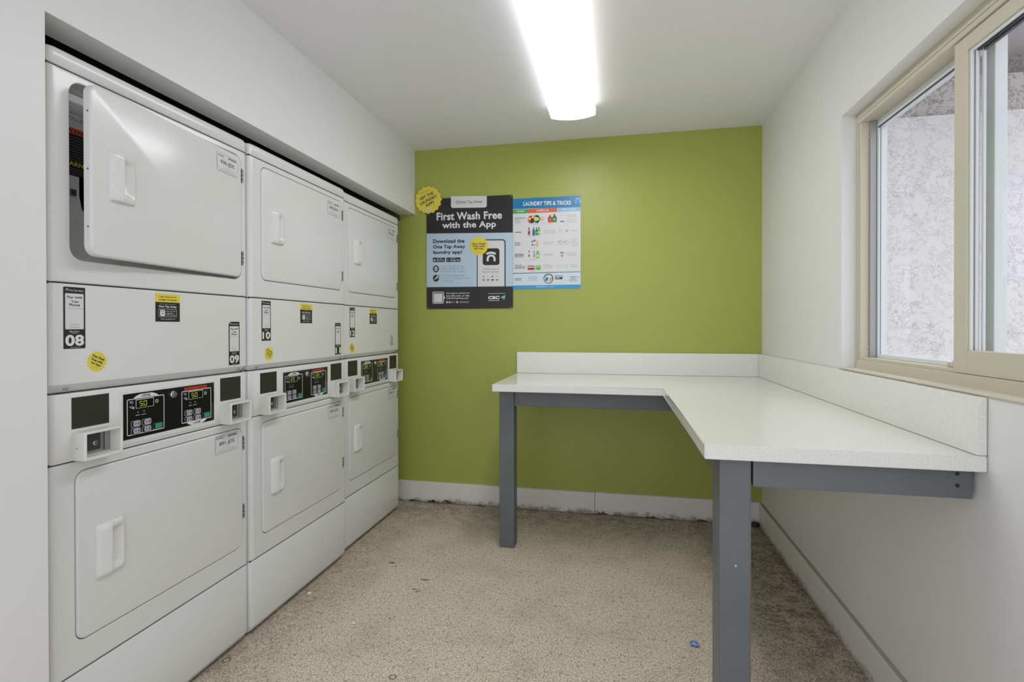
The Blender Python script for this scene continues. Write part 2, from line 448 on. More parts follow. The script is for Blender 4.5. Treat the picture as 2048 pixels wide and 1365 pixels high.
b = MB(); b.box(-2.3, XR+0.15, YN, YB+0.12, -0.08, 0.0, 'speckled_floor'); struct('floor', b, 'beige speckled resin floor with grimy edges')
b = MB(); b.box(XS-0.125, XR+0.15, YN, YB+0.12, ZC, ZC+0.10, 'ceiling_paint'); struct('ceiling', b, 'smooth off-white ceiling')
b = MB(); b.box(-2.3, XR+0.15, YB, YB+0.12, 0.0, ZC, 'green_wall'); struct('wall_back', b, 'bright green painted wall at the far end')
# left wall: solid piece nearest the camera, then the header over the alcove
b = MB(); b.box(XS-0.125, XS, YN, YJ, 0.0, ZC, 'white_wall'); 
hb = lambda z: [(XS, YJ, z), (XS, YB, z), (XS-0.108, YB, z), (XS-0.108, YJ, z)]
b.loops([hb(ZS), hb(ZC)], 'white_wall', cap0=True, cap1=True)
struct('wall_left', b, 'white wall with the header over the dryer alcove')
b = MB()
b.box(-2.30, -2.20, YJ-0.10, YB, 0, ZC, 'alcove_board')
b.box(-2.20, XS-0.125, YJ-0.10, YJ, 0, ZC, 'alcove_board')
b.box(-2.20, XS-0.109, YB-0.012, YB, ZS-0.035, ZC, 'alcove_board')
b.box(-2.20, XS-0.126, YJ, YB, ZC, ZC+0.10, 'alcove_board')
struct('wall_alcove', b, 'unpainted inside of the dryer alcove')
# right wall with window opening
WY0, WY1, WZ0, WZ1 = 0.60, 2.258, 1.031, 2.000; WT = 0.15
b = MB()
b.box(XR, XR+WT, YN, YB, 0, WZ0, 'white_wall'); b.box(XR, XR+WT, YN, YB, WZ1, ZC, 'white_wall')
b.box(XR, XR+WT, WY1, YB, WZ0, WZ1, 'white_wall'); b.box(XR, XR+WT, YN, WY0, WZ0, WZ1, 'white_wall')
struct('wall_right', b, 'white wall with the sliding window')

# baseboards: back in two lengths, the left one rotten along its foot
def rotten_board(x0, x1, y, zt, holes, seed):
    n = int((x1-x0)/0.006); b = MB(); top = []; bot = []
    for k in range(n+1):
        x = x0+(x1-x0)*k/n
        zb = 0.002+max(0, 0.010*noise.noise(Vector((x*18, seed, 0))))+0.005*abs(noise.noise(Vector((x*70, seed, 3))))
        for hx, hw, hz in holes:
            d = abs(x-hx)/hw
            if d < 1: zb = max(zb, hz*(1-d*d)*(0.75+0.5*noise.noise(Vector((x*90, 5, seed)))))
        top.append(x); bot.append(zb)
    for yy in (y, y-0.016):
        b.loops([[(top[k], yy, bot[k]) for k in range(n+1)], [(top[k], yy, zt-0.002 if yy < y else zt) for k in range(n+1)]], 'baseboard_paint', closed=False)
    b.loops([[(top[k], y-0.016, bot[k]) for k in range(n+1)], [(top[k], y, bot[k]) for k in range(n+1)]], 'baseboard_paint', closed=False)
    b.loops([[(top[k], y-0.016, zt-0.002) for k in range(n+1)], [(top[k], y, zt) for k in range(n+1)]], 'baseboard_paint', closed=False)
    for xx in (x0, x1): b.poly([(xx, y, 0.002), (xx, y-0.016, 0.002), (xx, y-0.016, zt-0.002), (xx, y, zt)], 'baseboard_paint')
    return b
b = rotten_board(-2.0, -0.1465, YB, 0.139, ((-1.225, 0.05, 0.026), (-1.125, 0.055, 0.036), (-0.90, 0.06, 0.014), (-1.37, 0.05, 0.02)), 1.0)
bb = struct('baseboard_back', b, 'white baseboard with rotten holes along its foot')
b2 = MB(); b2.box(-1.99, -0.15, YB-0.0115, YB-0.001, 0.0005, 0.042, 'crumbled_plaster'); o = b2.build('crumbled_plaster', bb); o['label'] = 'brown crumbling plaster behind the baseboard'
b = rotten_board(-0.1435, XR, YB, 0.141, ((-0.10, 0.05, 0.020), (0.0, 0.04, 0.012), (0.20, 0.05, 0.016), (0.5, 0.05, 0.02)), 4.0)
bb = struct('baseboard_back', b, 'second length of white baseboard, right of the joint')
b2 = MB(); b2.box(-0.143, XR-0.001, YB-0.0115, YB-0.001, 0.0005, 0.030, 'crumbled_plaster'); o = b2.build('crumbled_plaster', bb); o['label'] = 'brown crumbling plaster behind the baseboard'
b = MB(); b.box(XR-0.018, XR, YN, YB-0.017, 0.001, 0.138, 'baseboard_paint', 0.002); b.box(XR-0.0165, XR, YN, YB-0.017, 0.1378, 0.1386, 'ledge_beige')  # board, then a thin grey-beige strip along its top edge
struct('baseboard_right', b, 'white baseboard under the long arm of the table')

# ------------------------------------------------------------------ window
WX = 0.888                                       # inner face of the vinyl frame
win = empty('window_1', (WX, WY1, WZ0)); win['kind'] = 'structure'; win['label'] = 'beige vinyl sliding window with a view of white stucco'
def wbox(mb, x0, x1, y0, y1, z0, z1, m, bv=0.0):
    mb.box(x0-WX, x1-WX, y0-WY1, y1-WY1, z0-WZ0, z1-WZ0, m, bv)
b = MB()                                         # outer frame
fw = 0.040
wbox(b, WX, WX+0.085, WY1-0.022, WY1, WZ0, WZ1, 'vinyl', 0.002)
wbox(b, WX, WX+0.085, WY0, WY0+0.03, WZ0, WZ1, 'vinyl', 0.002)
wbox(b, WX, WX+0.085, WY0, WY1-0.022, WZ1-0.042, WZ1, 'vinyl', 0.002)
wbox(b, WX, WX+0.085, WY0, WY1-0.022, WZ0, WZ0+0.036, 'vinyl', 0.002)
# inner steps (second lip)
wbox(b, WX+0.004, WX+0.030, WY1-0.040, WY1-0.0225, WZ0+0.036, WZ1-0.042, 'vinyl', 0.0015)
wbox(b, WX+0.010, WX+0.075, WY0+0.03, WY1-0.022, WZ0+0.036, WZ0+0.046, 'vinyl', 0.001)
wbox(b, WX-0.0004, WX+0.001, WY0+0.03, WY1-0.022, WZ1-0.0275, WZ1-0.026, 'vinyl_line')
wbox(b, WX-0.0004, WX+0.001, WY1-0.0145, WY1-0.0135, WZ0+0.03, WZ1-0.03, 'vinyl_line')
b.build('window_frame', win)
b = MB()                                         # exposed track jamb
wbox(b, WX+0.030, WX+0.050, WY1-0.052, WY1-0.024, WZ0+0.046, WZ1-0.042, 'track_metal', 0.001)
for z in (WZ0+0.085, WZ1-0.10):
    mb_c = (WX+0.0295-WX, WY1-0.0405-WY1, z-WZ0)
    b.tube((mb_c[0], mb_c[1], mb_c[2]), (mb_c[0]-0.003, mb_c[1], mb_c[2]), 0.005, 0.004, 'chrome', 14)
o = b.build('track_jamb', win); o['label'] = 'grey metal track jamb with screws'
# fixed far sash (outer track)
FY0, FY1, FZ0, FZ1 = 1.58, WY1-0.024, WZ0+0.046, WZ1-0.042
b = MB()
for (y0, y1, z0, z1) in ((FY1-0.040, FY1, FZ0, FZ1), (FY0, FY0+0.04, FZ0, FZ1), (FY0+0.04, FY1-0.04, FZ1-0.028, FZ1), (FY0+0.04, FY1-0.04, FZ0, FZ0+0.014)):
    wbox(b, WX+0.052, WX+0.080, y0, y1, z0, z1, 'white_vinyl', 0.002)
wbox(b, WX+0.058, WX+0.0585, FY1-0.0425, FY1-0.040, FZ0+0.014, FZ1-0.028, 'gasket')
wbox(b, WX+0.049, WX+0.053, FY0+0.04, FY1-0.04, FZ1-0.033, FZ1-0.028, 'gasket')
b.build('fixed_sash', win)
b = MB(); wbox(b, WX+0.064, WX+0.068, FY0+0.03, FY1-0.03, FZ0+0.008, FZ1-0.02, 'window_glass'); b.build('pane', win)
# near sliding sash (inner track)
SY1, SY0, SZ0, SZ1 = 1.662, WY0+0.032, WZ0+0.037, WZ1-0.044
b = MB()
wbox(b, WX+0.006, WX+0.036, SY1-0.054, SY1, SZ0, SZ1, 'vinyl', 0.002)
wbox(b, WX+0.006, WX+0.036, SY0, SY0+0.05, SZ0, SZ1, 'vinyl', 0.002)
wbox(b, WX+0.006, WX+0.036, SY0+0.05, SY1-0.054, SZ1-0.040, SZ1, 'vinyl', 0.002)
wbox(b, WX+0.006, WX+0.036, SY0+0.05, SY1-0.054, SZ0, SZ0+0.062, 'vinyl', 0.002)
o = b.build('sliding_sash', win); o['label'] = 'beige vinyl sliding sash'
b2 = MB()
for (dx, dy, w) in ((0.012, 0.0, 0.008), (0.020, 0.009, 0.006), (0.030, 0.016, 0.008)):
    y1 = SY1-0.054-dy
    wbox(b2, WX+dx, WX+dx+0.006, y1-w, y1, SZ0+0.062, SZ1-0.040, 'white_vinyl', 0.001)
    wbox(b2, WX+dx, WX+dx+0.006, SY0+0.05, y1-w, SZ1-0.040-dy*0.5-w*0.8, SZ1-0.040, 'white_vinyl' if dy == 0 else 'gasket', 0.0005)
o2 = b2.build('glazing_bead', o); o2['label'] = 'white stepped glazing bead'
b = MB(); wbox(b, WX+0.022, WX+0.026, SY0+0.045, SY1-0.058, SZ0+0.058, SZ1-0.036, 'window_glass'); b.build('pane', o)
b = MB()
bm = bmesh.new(); bmesh.ops.create_uvsphere(bm, u_segments=16, v_segments=10, radius=1.0)
b.add_bm(bm, 'vinyl', Matrix.Translation((0.030, SY1+0.002-WY1, 1.50-WZ0)) @ Matrix.Diagonal((0.012, 0.010, 0.034, 1)), True); bm.free()
b.build('pull', o)
b = MB(); wbox(b, WX+0.030, WX+0.050, SY1+0.03, SY1+0.075, FZ0, FZ0+0.014, 'vinyl', 0.003); wbox(b, WX+0.034, WX+0.044, SY1+0.045, SY1+0.058, FZ0+0.014, FZ0+0.020, 'vinyl', 0.002)
o = b.build('latch', win)
# sill trim over the backsplash
b = MB(); b.box(XR-0.002, WX+0.001, WY0, WY1-0.001, WZ0-0.004, WZ0+0.004, 'caulk', 0.0015); b.box(XR-0.006, XR-0.0005, 0.4, WY1+0.003, WZ0-0.0005, WZ0+0.006, 'caulk', 0.001)
struct('window_1_sill', b, 'cream caulked window sill')

# ------------------------------------------------------------------ outside, seen through the window
YE = 3.0; XO = XR+WT
b = MB(); b.box(XO, 4.2, YE, YE+0.3, -0.2, 2.235, 'stucco'); b.box(XO, 4.2, YE+0.030, YE+0.3, 2.235, 2.425, 'beam_stucco'); b.box(XO, 4.2, YE+0.075, YE+0.3, 2.425, 2.57, 'upper_stucco')
struct('wall_outside', b, 'white cracked stucco wall outside the window')
b = MB(); b.box(XO, 2.1, 2.735, YE+0.3, 2.528, 2.60, 'soffit_paint'); b.box(XO, 2.1, 2.2, 2.725, 2.528, 2.60, 'soffit_paint'); b.box(XO, 2.1, 2.725, 2.735, 2.534, 2.60, 'soffit_paint')
struct('ceiling_outside', b, 'grey porch ceiling outside the window')
b = MB(); b.box(XO, 6, -4, YE, -0.2, -0.02, 'paving'); struct('floor_outside', b, 'pale paving outside')

# ================================================================== CEILING LIGHT
LX, LY0, LY1 = -0.2415, 1.405, 2.905
lamp = empty('ceiling_light', (LX, LY0, ZC)); tag(lamp, 'long white wraparound fluorescent fixture glowing on the ceiling', 'ceiling light')
b = MB(); b.box(-0.105, 0.105, 0.004, LY1-LY0-0.004, -0.022, 0.0, 'lamp_pan', 0.002); b.build('mounting_pan', lamp)
L = LY1-LY0; hw = 0.124
def lens_profile():
    pts = [(-hw+0.012, -0.004), (-hw+0.003, -0.020), (-hw, -0.040), (-hw+0.002, -0.050)]
    n = 14
    for k in range(n+1):
        u = -1+2*k/n
        pts.append(((hw-0.006)*u, -0.056-0.016*(1-u*u)))
    pts += [(-a, z) for a, z in pts[:4]][::-1]
    return pts
pf = lens_profile(); ys = [0.0, L*0.25, L*0.5, L*0.75, L-0.06, L-0.03, L]
b = MB(); b.loops([[(x, y, z) for x, z in pf] for y in ys], 'light_lens', smooth=False, closed=False)
for y in (0.0, L): b.poly([(x, y, z) for x, z in pf], 'light_lens')
b.build('lens', lamp)
b = MB(); b.box(hw-0.010, hw+0.0005, L-0.035, L-0.022, -0.050, -0.036, 'lamp_pan', 0.001); b.build('clip', lamp)

# ================================================================== DRYERS
SEAM_A, SEAM_B, SEAM_C, SEAM_D, SEAM_E = 1.856, 1.307, 1.0235, 0.845, 0.288
DEPTH = 0.70
def vprofile(W, b, yb, n=5):
    """horizontal outline of a front with rounded vertical edges; returns fn(yoff)->[(x,y)]"""
    def f(yo, ins=0.0):
        pts = [(ins, yb)]
        for k in range(n+1):
            a = k/n*PI/2; pts.append((ins+b*(1-math.cos(a)), yo+b*(1-math.sin(a))))
        for k in range(n+1):
            a = (1-k/n)*PI/2; pts.append((W-ins-b*(1-math.cos(a)), yo+b*(1-math.sin(a))))
        pts.append((W-ins, yb)); return pts
    return f
def front_strip(levels, m, W=DW, b=0.020, yb=0.05):
    """panel running the full width; levels = [(z, yoff, side inset)]"""
    f = vprofile(W, b, yb); mb = MB()
    mb.loops([[(x, y, z) for x, y in f(yo, ins)] for z, yo, ins in levels], m, cap0=True, cap1=True, smooth=False)
    return mb
def smooth_by_angle(me, ang=35):
    for p in me.polygons: p.use_smooth = True
    try: me.set_sharp_from_angle(angle=math.radians(ang))
    except Exception: pass
    return me
def cached(key, fn):
    if key not in CACHE: CACHE[key] = fn()
    return CACHE[key]
def holed_front(z0, z1, hx0, hx1, hz0, hz1, r, recess, m, inner=None):
    mb = MB(); n = 6
    L = [at_y(rrect(0, DW, z0, z1, 1e-4, n), 0.05)]
    B = 0.020
    for k in range(6):
        a = k/5*PI/2; ins = B*(1-math.cos(a)); y = B*(1-math.sin(a)); iz = 0.003*(1-math.cos(a))
        L.append(at_y(rrect(ins, DW-ins, z0+iz, z1-iz, 1e-4, n), y))
    L.append(at_y(rrect(B+0.004, DW-B-0.004, z0+0.007, z1-0.007, 1e-4, n), 0.0))
    L.append(at_y(rrect(hx0-0.005, hx1+0.005, hz0-0.005, hz1+0.005, r+0.005, n), 0.0))
    L.append(at_y(rrect(hx0-0.002, hx1+0.002, hz0-0.002, hz1+0.002, r+0.002, n), 0.0))
    L.append(at_y(rrect(hx0, hx1, hz0, hz1, r, n), 0.002))
    L.append(at_y(rrect(hx0, hx1, hz0, hz1, r, n), recess-0.004))
    L.append(at_y(rrect(hx0+0.004, hx1-0.004, hz0+0.004, hz1-0.004, r, n), recess))
    if inner:                                    # oval drum mouth
        cx, cz, rx, rz = inner
        def oval(s_, y):
            pts = []
            for x, z in rrect(-1, 1, -1, 1, 0.75, n): 
                pts.append((cx+x*rx*s_, y, cz+z*rz*s_))
            return pts
        L.append(oval(1.0, recess)); L.append(oval(0.97, recess+0.03)); 
        mb.loops(L, m)
        mb.loops([oval(0.97, recess+0.03), oval(1.0, recess+0.05), oval(1.02, 0.55)], 'drum_dark', cap1=True)
    else:
        mb.loops(L, m, cap1=True)
    return mb.mesh('front')

UD = (0.0665, 0.6925, 1.378, 1.8315, 0.030)      # upper door opening x0,x1,z0,z1,r
LD = (0.0655, 0.6945, 0.366, 0.8165, 0.030)      # lower
def door_mesh(x0, x1, z0, z1, r, m, th=0.020):
    mb = MB(); n = 6; g = 0.0022
    x0 += g; x1 -= g; z0 += g; z1 -= g; r -= g
    L = [at_y(rrect(x0+0.002, x1-0.002, z0+0.002, z1-0.002, r, n), th), at_y(rrect(x0, x1, z0, z1, r, n), th-0.002)]
    bv = 0.006
    for k in range(5):
        a = k/4*PI/2
        L.append(at_y(rrect(x0+bv*(1-math.cos(a)), x1-bv*(1-math.cos(a)), z0+bv*(1-math.cos(a)), z1-bv*(1-math.cos(a)), max(r-bv*(1-math.cos(a)), .004), n), -0.003+bv*(1-math.sin(a))))
    mb.loops(L, m, cap0=True, cap1=True)
    return mb.mesh('door')
def handle_mesh(x0, z0, z1, m):
    """moulded pull: a raised grip on the left, a scooped pocket on the right"""
    prof = [(0.0, 0.0), (0.003, -0.006), (0.010, -0.011), (0.030, -0.015), (0.0345, -0.0155), (0.037, -0.012), (0.038, -0.0015), (0.045, -0.0005), (0.058, -0.001), (0.068, -0.004), (0.0745, -0.0085), (0.078, -0.0075), (0.080, 0.0)]
    hull = [0.0, -0.006, -0.011, -0.0150, -0.0155, -0.0150, -0.0148, -0.0135, -0.0118, -0.0102, -0.0090, -0.0075, 0.0]
    mb = MB(); rows = []
    H = z1-z0
    for z, w, s_ in ((z0-0.001, 1, 0.0), (z0+0.003, 1, 0.75), (z0+0.010, 1, 1.0), (z0+0.015, 0.9, 1.0), (z0+0.022, 0.25, 1.0), (z0+0.03, 0.0, 1.0), (z1-0.03, 0.0, 1.0), (z1-0.022, 0.25, 1.0), (z1-0.015, 0.9, 1.0), (z1-0.010, 1, 1.0), (z1-0.003, 1, 0.75), (z1+0.001, 1, 0.0)):
        rows.append([(x0+x, -0.003+(y*(1-w)+h*w)*s_, z) for (x, y), h in zip(prof, hull)])
    mb.loops(rows, m, closed=False)
    return mb.mesh('handle')
def coin_box_mesh():
    """open-fronted housing, local origin at its lower left corner on the panel"""
    w, h, d = 0.108, 0.076, 0.043
    mb = MB(); n = 4
    o = rrect(0, w, 0, h, 0.004, n); t0 = 0.0055
    L = [at_y(rrect(0, w, 0, h, .004, n), 0.0), at_y(o, -d+0.003), at_y(rrect(0.002, w-0.002, 0.002, h-0.002, 0.004, n), -d)]
    L.append(at_y(rrect(0.005, w-0.005, 0.008, h-0.006, 0.003, n), -d)); L.append(at_y(rrect(0.006, w-0.007, 0.009, h-0.007, 0.002, n), -d+0.002))
    L.append(at_y(rrect(0.007, w-0.012, 0.011, h-0.009, 0.002, n), -0.010))
    mb.loops(L, 'cream_plastic')
    mb.tube((0.0, -0.018, 0.034), (-0.0008, -0.018, 0.034), 0.0016, 0.0014, 'ink_grey', 10)
    return mb.mesh('coin_box')
def coin_plate_mesh():
    w, h = 0.108, 0.076; mb = MB()
    mb.box(0.0065, w-0.0125, -0.0115, -0.0095, 0.0105, h-0.0085, 'steel', 0.0004)
    mb.box(0.010, 0.064, -0.0165, -0.0115, 0.020, h-0.012, 'dark_steel', 0.001)
    mb.tube((0.046, -0.0165, 0.039), (0.046, -0.0235, 0.039), 0.0075, 0.006, 'chrome', 18)
    mb.box(0.041, 0.051, -0.0242, -0.0233, 0.0385, 0.0405, 'black_print')
    mb.box(0.076, 0.080, -0.0118, -0.0114, 0.014, h-0.012, 'dark_steel')
    return mb.mesh('coin_plate')

def payment_sticker(x0, x1, z0, z1, num, cut=False):
    d = Decal(0.0); w = x1-x0; h = z1-z0
    U = lambda a: x0+w*a
    V = lambda b_: z1-h*b_
    if cut: d.poly([(x0, z0), (x1, z0), (x1, z1), (U(.18), z1), (x0, V(.05))], 'black_print', 0)
    else: d.rect(x0, x1, z0, z1, 'black_print', 0, 0.002)
    d.ring(U(.17), V(.062), w*.03, w*.05, 'print_white', 1, 0.2, PI-0.2, 8); d.ring(U(.17), V(.058), w*.065, w*.082, 'print_white', 1, 0.5, PI-0.5, 8)
    d.text('One Tap Away', U(.25), U(.90), V(.075), V(.040), 'print_white', 1, 0.02, res=1)
    d.rect(U(.08), U(.92), V(.685), V(.105), 'paper_white', 1, 0.002)
    d.text('Pay with', U(.17), U(.85), V(.195), V(.145), 'ink_dark', 2, 0.02, res=2)
    d.text('Your', U(.35), U(.70), V(.255), V(.215), 'ink_dark', 2, 0.02, res=2)
    d.text('Phone', U(.26), U(.74), V(.310), V(.267), 'ink_dark', 2, 0.02, res=2)
    d.rect(U(.16), U(.86), V(.352), V(.346), 'ink_light', 2)
    for yy in (.600, .618): d.rect(U(.27), U(.73), V(yy+.004), V(yy), 'ink_light', 2)
    d.rect(U(.28), U(.72), V(.657), V(.651), 'ink_grey', 2)
    d.text('Machine', U(.28), U(.72), V(.733), V(.710), 'print_white', 1, 0.01, res=1)
    d.rect(U(.35), U(.64), V(.752), V(.746), 'label_grey', 1)
    d.text(num, U(.08), U(.93), V(.955), V(.775), 'print_white', 1, 0.038, res=6)
    d.rect(U(.30), U(.74), V(.980), V(.975), 'label_grey', 1)
    return d
def cash_sticker(x0, x1, z0, z1):
    d = Decal(0.0); w = x1-x0; h = z1-z0
    U = lambda a: x0+w*a
    V = lambda b_: z1-h*b_
    d.rect(x0, x1, V(.30), z1, 'seal_yellow', 0); d.rect(x0, x1, z0, V(.30), 'black_print', 0)
    d.text('Cash Payment No', U(.14), U(.86), V(.145), V(.08), 'ink_dark', 1, 0.02, res=2)
    d.text('Longer Accepted', U(.14), U(.86), V(.26), V(.175), 'ink_dark', 1, 0.02, res=2)
    d.text('Start paying easier with', U(.20), U(.80), V(.385), V(.355), 'print_white', 1, res=1)
    d.text('One Tap Away', U(.13), U(.86), V(.51), V(.415), 'print_white', 1, 0.03, res=2)
    d.frame(U(.12), U(.87), V(.83), V(.54), w*.012, 'label_grey', 1, 0.004)
    d.rect(U(.18), U(.38), V(.80), V(.58), 'print_white', 1, 0.003)
    d.ring(U(.28), V(.74), w*.03, w*.05, 'black_print', 2, 0, PI, 10); d.ring(U(.28), V(.71), w*.075, w*.09, 'black_print', 2, 0.6, PI-0.6, 8)
    for i, s_ in enumerate(('Get your first', 'wash free', 'with the app!')):
        d.text(s_, U(.43), U((.82, .72, .82)[i]), V(.650+i*.07), V(.600+i*.07), 'print_white', 1, 0.01, res=1)
    d.text('GetOneTapAway.com', U(.20), U(.80), V(.935), V(.885), 'print_white', 1, 0.01, res=1)
    return d
def seal_sticker(cx, cz, r):
    d = Decal(0.0)
    d.seal(cx, cz, r, 'seal_yellow', 0, 18, 0.12, 1.0)
    ro = -0.42
    for i, (s_, w) in enumerate((('First Wash', 1.25), ('Free with', 1.15), ('the App!', 1.05))):
        off = 0.40-0.34*i
        ox, oz = -math.sin(ro)*off*r, math.cos(ro)*off*r
        d.text(s_, cx+ox-w*r/2, cx+ox+w*r/2, cz+oz-0.13*r, cz+oz+0.13*r, 'ink_dark', 1, 0.03, ro, 2)
    ox, oz = math.sin(ro)*0.55*r, -math.cos(ro)*0.55*r
    d.text('Scan to learn', cx+ox-.35*r, cx+ox+.35*r, cz+oz-.04*r, cz+oz+.04*r, 'ink_grey', 1, 0, ro, 1)
    return d
def tag_sticker(x0, x1, z0, z1, code, y0=-0.003):
    d = Decal(y0); w = x1-x0; h = z1-z0
    U = lambda a: x0+w*a
    V = lambda b_: z1-h*b_
    d.rect(x0, x1, z0, z1, 'ink_grey', 0, 0.003); d.rect(x0+.0012, x1-.0012, z0+.0012, z1-.0012, 'paper_white', 1, 0.002)
    d.text('CSC', U(.05), U(.34), V(.17), V(.07), 'ink_dark', 2, 0.02, res=2)
    d.rect(U(.54), U(.94), V(.16), V(.07), 'ink_grey', 2)
    d.rect(U(.2), U(.82), V(.275), V(.265), 'ink_light', 2)
    d.text(code, U(.16), U(.84), V(.62), V(.35), 'ink_dark', 2, 0.01, res=3)
    d.rect(U(.32), U(.68), V(.715), V(.695), 'ink_light', 2)
    for yy in (.80, .86, .92): d.rect(U(.1), U(.9), V(yy+.015), V(yy), 'ink_light', 2)
    return d

def control_print():
    d = Decal(0.0)
    d.rect(0.2025, 0.5495, 0.8685, 1.0005, 'gloss_black', 0)
    def cluster(x0, x1, z0, z1, upper):
        w = 0.0022
        d.frame(x0, x1, z0, z1, w, 'print_white', 1, 0.004)
        xm = (x0+x1)/2
        if upper: d.poly([(x0+.018, z1-.001), (x1-.018, z1-.001), (x1-.030, z1+.007), (xm+.02, z1+.0115), (xm-.02, z1+.0115), (x0+.030, z1+.007)], 'print_white', 1)
        else: d.poly([(x0+.018, z0+.001), (x0+.030, z0-.007), (xm-.02, z0-.0115), (xm+.02, z0-.0115), (x1-.030, z0-.007), (x1-.018, z0+.001)], 'print_white', 1)
        zc = z1+.0055 if upper else z0-.0055
        d.text('UPPER' if upper else 'LOWER', xm-.016, xm+.016, zc-.0035, zc+.0035, 'black_print', 2, 0.02, res=2)
        d.frame(x0+.029, x0+.090, z1-.030, z1-.004, .0016, 'print_white', 1, 0.001)
        d.ring(x0+.101, z1-.017, .0042, .0055, 'print_white', 1, n=16); d.disc(x0+.101, z1-.017, .001, 'print_white', 1, 8); d.line(x0+.101, z1-.017, x0+.1035, z1-.0155, .0009, 'print_white', 1)
        for zz in (z1-.010, z1-.024):                 # hand and coin pictograms
            d.ring(x0+.016, zz, .0028, .0038, 'print_white', 1, n=12); d.line(x0+.008, zz+.002, x0+.013, zz, .0012, 'print_white', 1)
        d.rect(x0+.020, x0+.023, z1-.030, z1-.024, 'print_white', 1)
        for ux in (.036, .056):
            d.disc(x0+ux, z1-.041, .0018, 'label_grey', 1, 10)
            d.rect(x0+ux-.008, x0+ux+.007, z1-.0505, z1-.049, 'label_grey', 1)
        for r_ in range(2):
            for c_ in range(2):
                bx = x0+.013+c_*.0365; bz = z0+.0305+r_*-.0215
                d.frame(bx, bx+.031, bz-.008, bz+.010, .0012, 'label_grey', 1, 0.004)
                d.rect(bx+.007, bx+.029, bz-.006, bz+.008, 'key_grey', 2, 0.005)
                d.rect(bx+.011, bx+.019, bz+.002, bz+.0035, 'ink_dark', 3); d.rect(bx+.011, bx+.019, bz-.0015, bz, 'ink_dark', 3)
                d.disc(bx+.0245, bz+.001, .0022, 'ink_dark', 3, 10, .004)
        gx = x0+.0875
        d.frame(gx, gx+.034, z0+.004, z0+.021, .001, 'ink_grey', 1, 0.003); d.rect(gx+.007, gx+.032, z0+.0055, z0+.0195, 'key_green', 2, 0.003)
    cluster(0.214, 0.342, 0.879, 0.9845, True)
    cluster(0.4085, 0.5355, 0.880, 0.9845, False)
    d.rect(0.420, 0.516, 0.9868, 0.9955, 'print_red', 1)
    d.text('Speed Queen', 0.424, 0.512, 0.9875, 0.9948, 'black_print', 2, 0.0, res=2)
    return d
SEG = {'5': 'afgcd', '0': 'abcdef', '2': 'abged', '3': 'abgcd', '8': 'abcdefg', '7': 'abc'}
def seven(d, ch, x, z, w, h, m, layer):
    t_ = w*0.17
    P = {'a': (x, z+h, x+w, z+h), 'g': (x, z+h/2, x+w, z+h/2), 'd': (x, z, x+w, z), 'f': (x, z+h/2, x, z+h), 'b': (x+w, z+h/2, x+w, z+h), 'e': (x, z, x, z+h/2), 'c': (x+w, z, x+w, z+h/2)}
    for k in SEG[ch]:
        a = P[k]; d.line(a[0], a[1], a[2], a[3], t_, m, layer)

